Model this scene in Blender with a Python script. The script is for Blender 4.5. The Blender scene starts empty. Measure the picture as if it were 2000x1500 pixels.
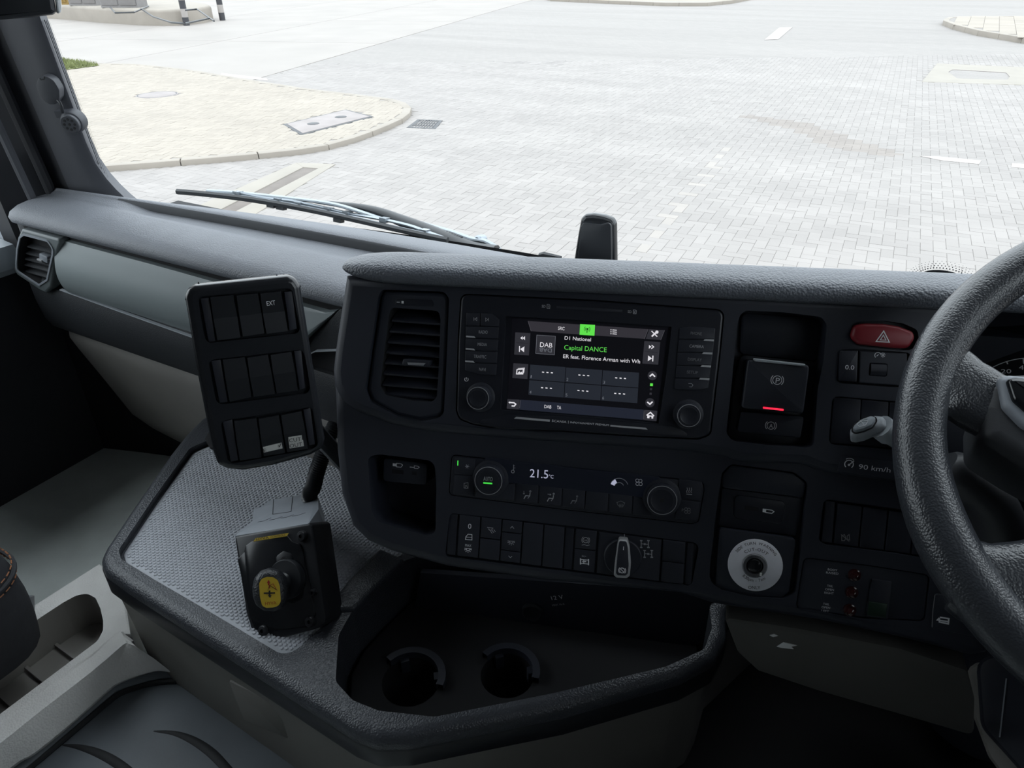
import bpy, bmesh, math, random
from mathutils import Vector, Matrix
from mathutils.geometry import tessellate_polygon, intersect_point_tri_2d
random.seed(7)
SC = bpy.context.scene
COL = SC.collection
rad = math.radians
V = Vector

# ------------------------------------------------------------------ camera
CAM_YAW, CAM_PITCH, CAM_ROLL, FPX = 30.0, 30.6, -0.8, 1440.0
CP = V((0, 0, 2.25))
_y, _p, _r = rad(CAM_YAW), rad(CAM_PITCH), rad(CAM_ROLL)
FWD = V((-math.sin(_y) * math.cos(_p), math.cos(_y) * math.cos(_p), -math.sin(_p)))
_r0 = V((math.cos(_y), math.sin(_y), 0)); _u0 = _r0.cross(FWD)
RGT = _r0 * math.cos(_r) + _u0 * math.sin(_r)
UPV = -_r0 * math.sin(_r) + _u0 * math.cos(_r)
cd = bpy.data.cameras.new('camera'); cd.sensor_width = 36; cd.lens = 36 * FPX / 2000
cd.clip_start = 0.02; cd.clip_end = 300
co = bpy.data.objects.new('camera', cd); COL.objects.link(co)
co.matrix_world = Matrix(((RGT.x, UPV.x, -FWD.x, CP.x), (RGT.y, UPV.y, -FWD.y, CP.y), (RGT.z, UPV.z, -FWD.z, CP.z), (0, 0, 0, 1)))
SC.camera = co

# ------------------------------------------------------------------ world: overcast sky, exposure
SKY = 3.3
w = bpy.data.worlds.new('overcast_sky'); SC.world = w; w.use_nodes = True
nt = w.node_tree; nt.nodes.clear()
tc = nt.nodes.new('ShaderNodeTexCoord'); sx = nt.nodes.new('ShaderNodeSeparateXYZ')
mr = nt.nodes.new('ShaderNodeMapRange'); mr.inputs[1].default_value = 0; mr.inputs[2].default_value = 1
mr.inputs[3].default_value = 0.75; mr.inputs[4].default_value = 1.25
nt.links.new(tc.outputs['Generated'], sx.inputs[0]); nt.links.new(sx.outputs['Z'], mr.inputs[0])
mu = nt.nodes.new('ShaderNodeMath'); mu.operation = 'MULTIPLY'; mu.inputs[1].default_value = SKY
nt.links.new(mr.outputs[0], mu.inputs[0])
bg = nt.nodes.new('ShaderNodeBackground'); bg.inputs[0].default_value = (0.86, 0.935, 1.0, 1)
nt.links.new(mu.outputs[0], bg.inputs[1])
wo = nt.nodes.new('ShaderNodeOutputWorld'); nt.links.new(bg.outputs[0], wo.inputs[0])
SC.view_settings.view_transform = 'Standard'; SC.view_settings.look = 'None'
SC.view_settings.exposure = 0.0; SC.view_settings.gamma = 1.0
SC.view_settings.use_curve_mapping = False

# ------------------------------------------------------------------ view helpers (measuring the photograph)
def ray(x, y): return RGT * ((x - 1000) / FPX) + UPV * ((750 - y) / FPX) + FWD
def on(x, y, o, n):
    d = ray(x, y); return CP + d * ((o - CP).dot(n) / d.dot(n))
def atz(x, y, z): return on(x, y, V((0, 0, z)), V((0, 0, 1)))
def aty(x, y, Y): return on(x, y, V((0, Y, 0)), V((0, 1, 0)))
def atx(x, y, X): return on(x, y, V((X, 0, 0)), V((1, 0, 0)))
def atd(x, y, d): return CP + ray(x, y) * d
def proj(P):
    c = P - CP; d = c.dot(FWD); return 1000 + FPX * c.dot(RGT) / d, 750 - FPX * c.dot(UPV) / d, d
def WSY(x, z): return 1.0 - 0.16 * ((x + 0.4) / 1.05) ** 2 - 0.15 * (z - 1.84)
def onws(x, y, off=0.0):
    d = ray(x, y); t = 1.0
    for _ in range(30):
        P = CP + d * t; t += (WSY(P.x, P.z) + off - P.y) / d.y * 0.8
    return CP + d * t
def Z(x0, y0, s): return lambda X, Y: (x0 + X / s, y0 + Y / s)
class Fr:
    def __init__(s, o, U, N):
        s.o = V(o); s.N = V(N).normalized(); s.U = (V(U) - s.N * V(U).dot(s.N)).normalized(); s.V = s.N.cross(s.U)
    def P(s, u, v, n=0.0): return s.o + s.U * u + s.V * v + s.N * n
    def px(s, x, y, n=0.0):
        q = on(x, y, s.o + s.N * n, s.N) - s.o; return (q.dot(s.U), q.dot(s.V))
    def pxs(s, pts, n=0.0): return [s.px(x, y, n) for x, y in pts]

# ------------------------------------------------------------------ materials
def s2l(c): return tuple(((v / 255) / 12.92 if v / 255 <= .04045 else ((v / 255 + .055) / 1.055) ** 2.4) for v in c)
def mat(name, col, rough=0.5, metal=0.0, spec=0.5, grain=None, var=0.0, vscale=8.0, coat=0.0, island=0.0, streak=0.0):
    """procedural surface: colour with noise variation, optional leather grain / fine noise relief"""
    m = bpy.data.materials.new(name); m.use_nodes = True; N = m.node_tree.nodes; L = m.node_tree.links
    b = N['Principled BSDF']; b.inputs['Base Color'].default_value = (*col, 1); b.inputs['Roughness'].default_value = rough
    b.inputs['Metallic'].default_value = metal; b.inputs['Specular IOR Level'].default_value = spec
    b.inputs['Coat Weight'].default_value = coat
    tcn = N.new('ShaderNodeTexCoord')
    geo = N.new('ShaderNodeNewGeometry')
    cur = None
    if var > 0:
        nz = N.new('ShaderNodeTexNoise'); nz.inputs['Scale'].default_value = vscale; nz.inputs['Detail'].default_value = 5
        L.new(geo.outputs['Position'], nz.inputs['Vector'])
        mr = N.new('ShaderNodeMapRange'); mr.inputs[1].default_value = .3; mr.inputs[2].default_value = .7
        mr.inputs[3].default_value = 1 - var; mr.inputs[4].default_value = 1 + var
        L.new(nz.outputs['Fac'], mr.inputs[0]); cur = mr.outputs[0]
    if island > 0:
        oi = N.new('ShaderNodeObjectInfo'); ad = N.new('ShaderNodeMath'); ad.operation = 'ADD'
        L.new(geo.outputs['Random Per Island'], ad.inputs[0]); L.new(oi.outputs['Random'], ad.inputs[1])
        fr = N.new('ShaderNodeMath'); fr.operation = 'FRACT'; L.new(ad.outputs[0], fr.inputs[0])
        mr2 = N.new('ShaderNodeMapRange'); mr2.inputs[3].default_value = 1 - island; mr2.inputs[4].default_value = 1 + island
        L.new(fr.outputs[0], mr2.inputs[0])
        if cur is None: cur = mr2.outputs[0]
        else:
            mm = N.new('ShaderNodeMath'); mm.operation = 'MULTIPLY'; L.new(cur, mm.inputs[0]); L.new(mr2.outputs[0], mm.inputs[1]); cur = mm.outputs[0]
    if streak > 0:
        mp = N.new('ShaderNodeMapping'); mp.inputs['Rotation'].default_value = (0, 0, rad(-27)); mp.inputs['Scale'].default_value = (.07, .9, 1)
        L.new(geo.outputs['Position'], mp.inputs[0]); ns_ = N.new('ShaderNodeTexNoise'); ns_.inputs['Scale'].default_value = 1.0; ns_.inputs['Detail'].default_value = 4; ns_.inputs['Distortion'].default_value = .4
        L.new(mp.outputs[0], ns_.inputs['Vector']); mr3 = N.new('ShaderNodeMapRange'); mr3.inputs[1].default_value = .3; mr3.inputs[2].default_value = .7; mr3.inputs[3].default_value = 1 - streak; mr3.inputs[4].default_value = 1 + streak
        L.new(ns_.outputs['Fac'], mr3.inputs[0]); m3 = N.new('ShaderNodeMath'); m3.operation = 'MULTIPLY'; L.new(mr3.outputs[0], m3.inputs[1])
        if cur is None: m3.inputs[0].default_value = 1
        else: L.new(cur, m3.inputs[0])
        cur = m3.outputs[0]
    if cur is not None:
        mx = N.new('ShaderNodeVectorMath'); mx.operation = 'SCALE'; mx.inputs[0].default_value = col
        L.new(cur, mx.inputs['Scale']); L.new(mx.outputs[0], b.inputs['Base Color'])
    if grain:
        kind, sc, st = grain
        bp = N.new('ShaderNodeBump'); bp.inputs['Strength'].default_value = st; bp.inputs['Distance'].default_value = 0.001
        if kind == 'leather':
            vo = N.new('ShaderNodeTexVoronoi'); vo.feature = 'F1'; vo.inputs['Scale'].default_value = sc
            nz2 = N.new('ShaderNodeTexNoise'); nz2.inputs['Scale'].default_value = sc * .6
            vm = N.new('ShaderNodeVectorMath'); vm.operation = 'MULTIPLY_ADD'; vm.inputs[1].default_value = (.5 / sc,) * 3
            L.new(nz2.outputs['Color'], vm.inputs[0]); L.new(geo.outputs['Position'], vm.inputs[2]); L.new(geo.outputs['Position'], nz2.inputs['Vector'])
            L.new(vm.outputs[0], vo.inputs['Vector']); 
            iv = N.new('ShaderNodeMath'); iv.operation = 'MULTIPLY'; iv.inputs[1].default_value = -1
            L.new(vo.outputs['Distance'], iv.inputs[0]); L.new(iv.outputs[0], bp.inputs['Height'])
        else:
            n3 = N.new('ShaderNodeTexNoise'); n3.inputs['Scale'].default_value = sc; n3.inputs['Detail'].default_value = 3
            L.new(geo.outputs['Position'], n3.inputs['Vector']); L.new(n3.outputs['Fac'], bp.inputs['Height'])
        L.new(bp.outputs[0], b.inputs['Normal'])
    return m
def emit(name, rgb, k=1.0):
    m = bpy.data.materials.new(name); m.use_nodes = True; N = m.node_tree.nodes; L = m.node_tree.links
    b = N['Principled BSDF']; c = s2l(rgb)
    b.inputs['Base Color'].default_value = (.01, .01, .01, 1); b.inputs['Roughness'].default_value = .35
    b.inputs['Specular IOR Level'].default_value = .2
    b.inputs['Emission Color'].default_value = (*c, 1); b.inputs['Emission Strength'].default_value = k
    return m
def glass(name, tint, refl):
    m = bpy.data.materials.new(name); m.use_nodes = True; N = m.node_tree.nodes; L = m.node_tree.links; N.clear()
    tr = N.new('ShaderNodeBsdfTransparent'); tr.inputs[0].default_value = (*tint, 1)
    gl = N.new('ShaderNodeBsdfGlossy'); gl.inputs['Roughness'].default_value = .02
    fz = N.new('ShaderNodeFresnel'); fz.inputs[0].default_value = 1.45
    ml = N.new('ShaderNodeMath'); ml.operation = 'MULTIPLY'; ml.inputs[1].default_value = refl; L.new(fz.outputs[0], ml.inputs[0])
    mx = N.new('ShaderNodeMixShader'); L.new(ml.outputs[0], mx.inputs[0]); L.new(tr.outputs[0], mx.inputs[1]); L.new(gl.outputs[0], mx.inputs[2])
    o = N.new('ShaderNodeOutputMaterial'); L.new(mx.outputs[0], o.inputs[0])
    return m

M = dict(
    facia=mat('facia_plastic', (.019, .022, .033), .52, grain=('noise', 1500, .12), var=.08),
    facia2=mat('facia_lower_plastic', (.0155, .018, .028), .55, grain=('noise', 1500, .12), var=.08),
    module=mat('module_black', (.013, .0145, .022), .42, var=.06),
    button=mat('button_plastic', (.0165, .0185, .028), .5, grain=('noise', 1800, .08), var=.05),
    gap=mat('seam_black', (.006, .006, .008), .8, var=.1),
    pad=mat('pad_leatherette', (.115, .125, .145), .42, grain=('leather', 420, .75), var=.07, vscale=30),
    dashtop=mat('dash_top_soft', (.155, .164, .184), .55, grain=('leather', 420, .55), var=.06, vscale=20),
    lid=mat('satin_lid', (.23, .262, .268), .38, var=.03),
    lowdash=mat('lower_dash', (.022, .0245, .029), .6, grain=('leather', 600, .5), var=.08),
    ventm=mat('vent_frame', (.13, .148, .152), .4, var=.04),
    stalkm=mat('stalk_light_grey', (.42, .45, .48), .42, var=.04),
    recessm=mat('recess_wall_dark', (.035, .038, .044), .6, var=.05),
    capm=mat('cap_plastic', (.065, .068, .078), .5, var=.05),
    auxm=mat('aux_panel_satin', (.016, .0175, .021), .24, var=.05),
    bezelm=mat('bezel_chrome', (.34, .34, .35), .22, metal=.9, var=.03),
    kneed=mat('driver_knee_plastic', (.080, .077, .071), .6, grain=('noise', 900, .12), var=.06),
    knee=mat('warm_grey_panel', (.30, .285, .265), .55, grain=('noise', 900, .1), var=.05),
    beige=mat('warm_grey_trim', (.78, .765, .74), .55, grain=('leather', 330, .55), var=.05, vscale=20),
    beige2=mat('warm_grey_trim_smooth', (.5, .49, .47), .5, var=.04),
    conslow=mat('console_wall_grey', (.17, .162, .15), .6, grain=('noise', 900, .15), var=.06),
    rim=mat('console_rim', (.045, .049, .058), .34, grain=('leather', 420, .55), var=.06),
    matrub=mat('tray_mat', (.40, .415, .45), .5, var=.06),
    floorm=mat('cab_floor_vinyl', (.62, .66, .64), .6, grain=('noise', 300, .2), var=.10, vscale=12),
    rubber=mat('rubber_mat', (.12, .135, .15), .5, grain=('noise', 400, .12), var=.14, vscale=9),
    rubberd=mat('rubber_groove', (.012, .013, .015), .7, var=.1),
    pillar=mat('pillar_plastic', (.066, .069, .081), .55, grain=('noise', 1500, .15), var=.05),
    pillard=mat('pillar_dark', (.02, .021, .026), .6, var=.05),
    black=mat('black_plastic', (.013, .0145, .018), .38, grain=('noise', 900, .05), var=.06),
    blackg=mat('gloss_black', (.010, .011, .013), .16, var=.05),
    hoodm=mat('hood_lit_top', (.27, .29, .32), .35, var=.05),  # lightened colour paints in the sky light on the upward face
    steel=mat('painted_steel_black', (.016, .017, .02), .30, grain=('noise', 90, .05), var=.12, vscale=40),
    wheel=mat('wheel_leather', (.028, .031, .037), .30, spec=.7, grain=('leather', 560, .32), var=.06),
    wheelhub=mat('wheel_hub_plastic', (.030, .032, .036), .45, grain=('noise', 1200, .08), var=.05),
    silver=mat('satin_silver', (.40, .41, .43), .32, metal=.6, var=.04),
    silver2=mat('chrome_ring', (.42, .42, .43), .3, metal=.25, var=.03),
    stalk=mat('stalk_grey', (.26, .28, .31), .42, var=.04),
    whitep=mat('white_print', (.8, .8, .8), .6, var=.03),
    printd=mat('grey_print', (.17, .17, .17), .6, var=.03),
    sticker=mat('paper_sticker', (.48, .48, .46), .6, var=.05, vscale=60),
    disc=mat('disc_label', (.85, .85, .90), .45, var=.05, vscale=60),
    ink=mat('ink_black', (.012, .012, .014), .6, var=.03),
    yellow=mat('yellow_sticker', (.55, .38, .035), .4, var=.06, vscale=60),
    redink=mat('red_ink', (.32, .02, .015), .5, var=.04),
    hazard=mat('hazard_red', (.22, .014, .022), .42, var=.05),
    redlens=mat('red_lens', (.030, .006, .006), .15, var=.05),
    greenlens=mat('green_rocker', (.006, .022, .011), .4, var=.05),
    fabric=mat('seat_fabric', (.028, .029, .034), .85, grain=('noise', 900, .4), var=.12, vscale=60),
    stitch=mat('orange_stitch', (.30, .12, .05), .7, var=.1),
    headliner=mat('headliner', (.13, .13, .13), .9, var=.04),
    wallc=mat('cab_wall_trim', (.09, .09, .095), .8, var=.06),
    doorc=mat('door_trim', (.022, .024, .030), .65, var=.08),
    doorl=mat('door_sill_trim', (.30, .33, .36), .5, var=.04),
    mesh_sp=mat('speaker_cloth', (.008, .008, .010), .9, var=.1),
    paver=mat('concrete_paver', (0.248, 0.228, 0.214), .85, grain=('noise', 60, .3), var=.045, vscale=1.1, island=.06, streak=.07),
    paver2=mat('buff_paver', (0.28, 0.246, 0.207), .85, grain=('noise', 60, .3), var=.05, vscale=.7, island=.06, streak=.02),
    joint=mat('joint_sand', (.222, .203, .187), .95, var=.06, vscale=2),
    kerb=mat('kerb_concrete', (0.264, 0.234, 0.2), .8, grain=('noise', 40, .3), var=.07, vscale=2),
    concrete=mat('road_concrete', (0.266, 0.241, 0.221), .8, grain=('noise', 40, .2), var=.06, vscale=.6),
    concrete2=mat('gutter_concrete', (.262, .238, .205), .8, grain=('noise', 40, .2), var=.06, vscale=2),
    manhole=mat('manhole_concrete', (.25, .222, .212), .8, var=.10, vscale=4),
    iron=mat('cast_iron', (.055, .055, .058), .6, var=.15, vscale=20),
    asphalt=mat('dark_channel', (0.144, 0.124, 0.11), .9, var=.12, vscale=5),
    roadpaint=mat('road_paint', (0.344, 0.31, 0.29), .7, var=.08, vscale=6),
    stain=mat('dirt_stain', (0.188, 0.164, 0.145), .9, var=.10, vscale=4),
    grass=mat('grass', (.17, .19, .075), .9, var=.30, vscale=6),
    bollw=mat('bollard_white', (0.3, 0.274, 0.255), .5, var=.04),
    bollb=mat('bollard_black', (.03, .03, .035), .5, var=.05),
    cabinet=mat('cabinet_grey', (0.192, 0.182, 0.179), .5, metal=.2, var=.06),
    ochre=mat('ochre_paint', (0.248, 0.153, 0.034), .6, var=.1),
    alu=mat('wiper_alu', (.30, .33, .36), .35, metal=.7, var=.05),
    wiperb=mat('wiper_rubber', (.035, .037, .04), .45, var=.05),
    cream=mat('white_plastic', (.62, .64, .65), .4, var=.03),
    glassw=glass('windscreen_glass', (.97, .985, .98), .35),
    glasss=glass('side_glass', (.93, .95, .94), .5),
    e_white=emit('screen_white', (222, 220, 226)), e_grey=emit('screen_grey', (105, 108, 116)),
    e_tile=emit('screen_tile_blue', (35, 39, 47)), e_tile2=emit('screen_tile_grey', (46, 46, 52)),
    e_bar=emit('screen_bar', (50, 48, 54)), e_back=emit('screen_black', (7, 7, 12)),
    e_line=emit('screen_line', (92, 92, 98)), e_green=emit('screen_green', (96, 224, 78)), e_gtext=emit('screen_green_text', (92, 205, 80)),
    e_dark=emit('screen_icon_dark', (18, 40, 20)), e_bot=emit('screen_bottom', (31, 35, 47)),
    e_red=emit('led_red', (250, 42, 72), 1.3), e_led=emit('led_green', (70, 215, 75)), e_lcd=emit('lcd_digits', (165, 168, 190)),
    e_lcdd=emit('lcd_glass', (5, 7, 14)), e_print=mat('symbol_print', (.80, .80, .82), .6, var=.03), e_print2=mat('symbol_print_grey', (.45, .45, .47), .6, var=.03),
    e_print3=mat('symbol_print_faint', (.22, .22, .23), .6, var=.03),
)

# ------------------------------------------------------------------ object helpers
def tag(o, label, cat, group=None, kind=None):
    o['label'] = label; o['category'] = cat
    if group: o['group'] = group
    if kind: o['kind'] = kind
    return o
def empty(name, loc, label, cat, group=None, kind=None):
    o = bpy.data.objects.new(name, None); COL.objects.link(o); o.location = V(loc); o.empty_display_size = .05
    return tag(o, label, cat, group, kind)
def wloc(o):
    p = V((0, 0, 0))
    while o is not None: p += o.location; o = o.parent
    return p
class MB:
    def __init__(s): s.v = []; s.f = []; s.mi = []; s.cm = 0
    def add(s, vs, fs):
        b = len(s.v); s.v += [V(p) for p in vs]; s.f += [tuple(i + b for i in f) for f in fs]; s.mi += [s.cm] * len(fs)
    def box(s, fr, u0, u1, v0, v1, n0, n1):
        P = [fr.P(u, v, n) for n in (n0, n1) for u, v in ((u0, v0), (u1, v0), (u1, v1), (u0, v1))]
        s.add(P, [(3, 2, 1, 0), (4, 5, 6, 7), (0, 1, 5, 4), (1, 2, 6, 5), (2, 3, 7, 6), (3, 0, 4, 7)])
    def rings(s, rings, closed=True, cap0=False, cap1=False, flip=False):
        n = len(rings[0]); vs = [p for r in rings for p in r]; fs = []
        for k in range(len(rings) - 1):
            for i in range(n if closed else n - 1):
                j = (i + 1) % n
                q = (k * n + i, k * n + j, (k + 1) * n + j, (k + 1) * n + i)
                fs.append(q[::-1] if flip else q)
        if cap0: fs.append(tuple(range(n)) if flip else tuple(range(n))[::-1])
        if cap1:
            t = tuple((len(rings) - 1) * n + i for i in range(n)); fs.append(t[::-1] if flip else t)
        s.add(vs, fs)
    def tube(s, pts, r, seg=10, caps=True, sq=None):
        pts = [V(p) for p in pts]; n = len(pts); rr = r if isinstance(r, (list, tuple)) else [r] * n
        rings = []; prev = None
        for i, p in enumerate(pts):
            t = (pts[min(i + 1, n - 1)] - pts[max(i - 1, 0)]).normalized()
            if prev is None:
                a = V((0, 0, 1)) if abs(t.z) < .9 else V((1, 0, 0))
                a = (a - t * a.dot(t)).normalized()
            else: a = (prev - t * prev.dot(t)).normalized()
            prev = a; b = t.cross(a)
            rings.append([p + (a * math.cos(2 * math.pi * k / seg) * (sq or 1) + b * math.sin(2 * math.pi * k / seg)) * rr[i] for k in range(seg)])
        s.rings(rings, True, caps, caps)
    def lathe(s, fr, c, prof, seg=28, cap0=True, cap1=True):
        rings = [[fr.P(c[0] + r * math.cos(2 * math.pi * k / seg), c[1] + r * math.sin(2 * math.pi * k / seg), n) for k in range(seg)] for r, n in prof]
        s.rings(rings, True, cap0, cap1)
    def prism(s, fr, poly, n0, n1, bev=0.0, seg=2, back=True):
        poly = ccw(poly); rs = [[fr.P(u, v, n0) for u, v in poly]]
        if bev > 0:
            for k in range(seg + 1):
                a = math.pi / 2 * k / seg; q = inset(poly, bev * (1 - math.cos(a)))
                rs.append([fr.P(u, v, n1 - bev + bev * math.sin(a)) for u, v in q])
        else: rs.append([fr.P(u, v, n1) for u, v in poly])
        s.rings(rs, True, back, True)
    def stroke(s, fr, pts, wd, n, closed=False, th=.0004):
        pts = [V((p[0], p[1])) for p in pts]; m = len(pts); A = []; B = []
        for i in range(m):
            if closed: d0 = pts[i] - pts[i - 1]; d1 = pts[(i + 1) % m] - pts[i]
            else:
                d0 = pts[i] - pts[i - 1] if i > 0 else pts[1] - pts[0]; d1 = pts[i + 1] - pts[i] if i < m - 1 else d0
            d0 = d0.normalized(); d1 = d1.normalized(); nn = V((-d0.y - d1.y, d0.x + d1.x))
            nn = nn.normalized() if nn.length > 1e-6 else V((-d0.y, d0.x))
            k = max(.5, nn.dot(V((-d0.y, d0.x)))); o = nn * (wd / 2 / k)
            A.append(pts[i] + o); B.append(pts[i] - o)
        top = [fr.P(p.x, p.y, n + th) for p in A + B]; bot = [fr.P(p.x, p.y, n) for p in A + B]
        vs = top + bot; fs = []
        for i in range(m if closed else m - 1):
            j = (i + 1) % m
            fs += [(i, m + i, m + j, j), (2 * m + i, i, j, 2 * m + j), (m + i, 3 * m + i, 3 * m + j, m + j)]
        s.add(vs, fs)
    def arc(s, fr, c, r, a0, a1, wd, n, k=14):
        s.stroke(fr, [(c[0] + r * math.cos(rad(a0 + (a1 - a0) * i / k)), c[1] + r * math.sin(rad(a0 + (a1 - a0) * i / k))) for i in range(k + 1)], wd, n)
    def ring(s, fr, c, r, wd, n, k=28):
        s.stroke(fr, [(c[0] + r * math.cos(2 * math.pi * i / k), c[1] + r * math.sin(2 * math.pi * i / k)) for i in range(k)], wd, n, closed=True)
    def poly(s, fr, pts, n, th=.0004):
        pts = ccw(pts); m = len(pts)
        s.add([fr.P(u, v, n + th) for u, v in pts] + [fr.P(u, v, n) for u, v in pts], [tuple(range(m))] + [(i, m + i, m + (i + 1) % m, (i + 1) % m) for i in range(m)])
    def build(s, name, mats, parent=None, smooth=35, loc=None):
        me = bpy.data.meshes.new(name)
        if loc is None:
            xs = [p.x for p in s.v]; ys = [p.y for p in s.v]; zs = [p.z for p in s.v]
            loc = V(((min(xs) + max(xs)) / 2, (min(ys) + max(ys)) / 2, min(zs)))
        me.from_pydata([p - loc for p in s.v], [], s.f)
        for m_ in (mats if isinstance(mats, (list, tuple)) else [mats]): me.materials.append(M[m_] if isinstance(m_, str) else m_)
        if any(s.mi): me.polygons.foreach_set('material_index', s.mi)
        me.validate(); me.update()
        if smooth: me.shade_smooth(); me.set_sharp_from_angle(angle=rad(smooth))
        o = bpy.data.objects.new(name, me); COL.objects.link(o)
        o.location = loc - (wloc(parent) if parent else V((0, 0, 0)))
        if parent: o.parent = parent
        return o
def area(p): return sum(p[i - 1][0] * p[i][1] - p[i][0] * p[i - 1][1] for i in range(len(p))) / 2
def ccw(p): return list(p) if area(p) > 0 else list(p)[::-1]
def inset(poly, d):
    if abs(d) < 1e-9: return list(poly)
    m = len(poly); out = []
    for i in range(m):
        p = V(poly[i]); a = (p - V(poly[i - 1])); b = (V(poly[(i + 1) % m]) - p)
        if a.length < 1e-9: a = b
        if b.length < 1e-9: b = a
        a = a.normalized(); b = b.normalized(); n1 = V((-a.y, a.x)); n2 = V((-b.y, b.x)); n = n1 + n2
        n = n.normalized() if n.length > 1e-6 else n1
        k = max(.45, n.dot(n1)); q = p + n * (d / k); out.append((q.x, q.y))
    return out
def rp(pts, r, seg=4):
    """round the corners of a polygon"""
    pts = ccw(pts); m = len(pts); out = []
    rr = r if isinstance(r, (list, tuple)) else [r] * m
    for i in range(m):
        p = V(pts[i]); a = V(pts[i - 1]) - p; b = V(pts[(i + 1) % m]) - p
        la, lb = a.length, b.length; a = a / la; b = b / lb
        ang = math.acos(max(-1, min(1, a.dot(b))))
        if ang > 3.05 or rr[i] <= 0: out.append((p.x, p.y)); continue
        t = min(rr[i] / math.tan(ang / 2), la * .45, lb * .45); r_ = t * math.tan(ang / 2)
        bis = (a + b).normalized(); c = p + bis * (r_ / math.sin(ang / 2))
        s0 = p + a * t - c; s1 = p + b * t - c
        a0 = math.atan2(s0.y, s0.x); a1 = math.atan2(s1.y, s1.x); d = (a1 - a0 + math.pi) % (2 * math.pi) - math.pi
        for k in range(seg + 1):
            q = a0 + d * k / seg; out.append((c.x + r_ * math.cos(q), c.y + r_ * math.sin(q)))
    return out
def circ(c, r, k=24, ry=None): return [(c[0] + r * math.cos(2 * math.pi * i / k), c[1] + (ry or r) * math.sin(2 * math.pi * i / k)) for i in range(k)]
def plate(fr, outline, holes, n0, n1, bev, name, mats, parent, seg=3, smooth=35, cap=True):
    """plate with recessed pockets; holes = [(polygon, depth)] ; pocket walls and floors take material 1"""
    mb = MB(); outline = ccw(outline); rs = [[fr.P(u, v, n0) for u, v in outline]]; q = outline
    for k in range(seg + 1):
        a = math.pi / 2 * k / seg; q = inset(outline, bev * (1 - math.cos(a))); rs.append([fr.P(u, v, n1 - bev + bev * math.sin(a)) for u, v in q])
    mb.rings(rs, True, cap, False)
    loops = [[V((u, v, 0)) for u, v in q]]
    for h, d in holes: loops.append([V((u, v, 0)) for u, v in ccw(h)[::-1]])
    flat = [p for l in loops for p in l]; base = len(mb.v)
    fs = []
    for t in tessellate_polygon(loops):
        A, B, C = (flat[i] for i in t)
        fs.append(t if (B - A).cross(C - A).z > 0 else (t[0], t[2], t[1]))
    mb.add([fr.P(p.x, p.y, n1) for p in flat], fs)
    mb.cm = 1 if isinstance(mats, (list, tuple)) and len(mats) > 1 else 0
    for h, d in holes:
        h = ccw(h); mb.rings([[fr.P(u, v, n1) for u, v in h], [fr.P(u, v, n1 - d) for u, v in h]], True, False, False, flip=True)
        mb.add([fr.P(u, v, n1 - d) for u, v in h], [tuple(range(len(h)))])
    return mb.build(name, mats, parent, smooth)
def block(fr, poly, n0, n1, bev, name, m, parent, seg=2):
    mb = MB(); mb.prism(fr, poly, n0, n1, bev, seg); return mb.build(name, m, parent)
def text(s, fr, A, B, hpx, m, parent, n=.0006, name='lettering', th=.0002, wide=True):
    """lettering on a frame between two photographed baseline ends A and B, cap height hpx"""
    a = fr.px(A[0], A[1], n); b = fr.px(B[0], B[1], n); L = math.hypot(b[0] - a[0], b[1] - a[1])
    sc = L / math.hypot(B[0] - A[0], B[1] - A[1]); return text_uv(s, fr, a, b, hpx * sc, m, parent, n, name, th)
def text_uv(s, fr, a, b, h, m, parent, n=.0006, name='lettering', th=.0002):
    cu = bpy.data.curves.new('t', 'FONT'); cu.body = s; cu.size = 1.0; cu.extrude = 0; cu.resolution_u = 3
    tmp = bpy.data.objects.new('t', cu); me = bpy.data.meshes.new_from_object(tmp)
    bpy.data.objects.remove(tmp); bpy.data.curves.remove(cu)
    xs = [v.co.x for v in me.vertices]; x0, x1 = min(xs), max(xs); L = math.hypot(b[0] - a[0], b[1] - a[1])
    kx = L / (x1 - x0); ky = h / .729; d = V((b[0] - a[0], b[1] - a[1])).normalized(); e = V((-d.y, d.x))
    mb = MB(); mb.add([fr.P(*(V(a) + d * ((v.co.x - x0) * kx) + e * (v.co.y * ky)), n + th) for v in me.vertices], [tuple(p.vertices) for p in me.polygons])
    bpy.data.meshes.remove(me)
    return mb.build(name, m, parent, smooth=0)
def arctext(s, fr, c, r, a_mid, step, h, m, parent, n, flip=False, name='lettering'):
    mb = MB(); wds = {}
    ms = []
    for ch in s:
        if ch == ' ': ms.append((None, .3)); continue
        cu = bpy.data.curves.new('t', 'FONT'); cu.body = ch; cu.size = 1; cu.resolution_u = 3
        tmp = bpy.data.objects.new('t', cu); me = bpy.data.meshes.new_from_object(tmp); bpy.data.objects.remove(tmp); bpy.data.curves.remove(cu)
        vs = [v.co.copy() for v in me.vertices]; fs = [tuple(p.vertices) for p in me.polygons]; bpy.data.meshes.remove(me)
        x0 = min(v.x for v in vs); x1 = max(v.x for v in vs); ms.append(((vs, fs, x0, x1), x1 - x0))
    k = h / .729; adv = [q[1] * k * step + h * .16 for q in ms]; tot = sum(adv); pos = -tot / 2
    for (g, wd), ad in zip(ms, adv):
        mid = pos + ad / 2; pos += ad
        if g is None: continue
        vs, fs, x0, x1 = g
        ang = a_mid - (mid / r) * (-1 if flip else 1)
        rd = V((math.cos(ang), math.sin(ang))); tg = V((math.sin(ang), -math.cos(ang)))
        if flip: tg = -tg; up = -rd
        else: up = rd
        o = V(c) + rd * r
        mb.add([fr.P(*(o + tg * ((v.x - (x0 + x1) / 2) * k * step) + up * (v.y * k)), n) for v in vs], fs)
    return mb.build(name, m, parent, smooth=0)
def kinds(o, k): o['kind'] = k; return o

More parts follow.
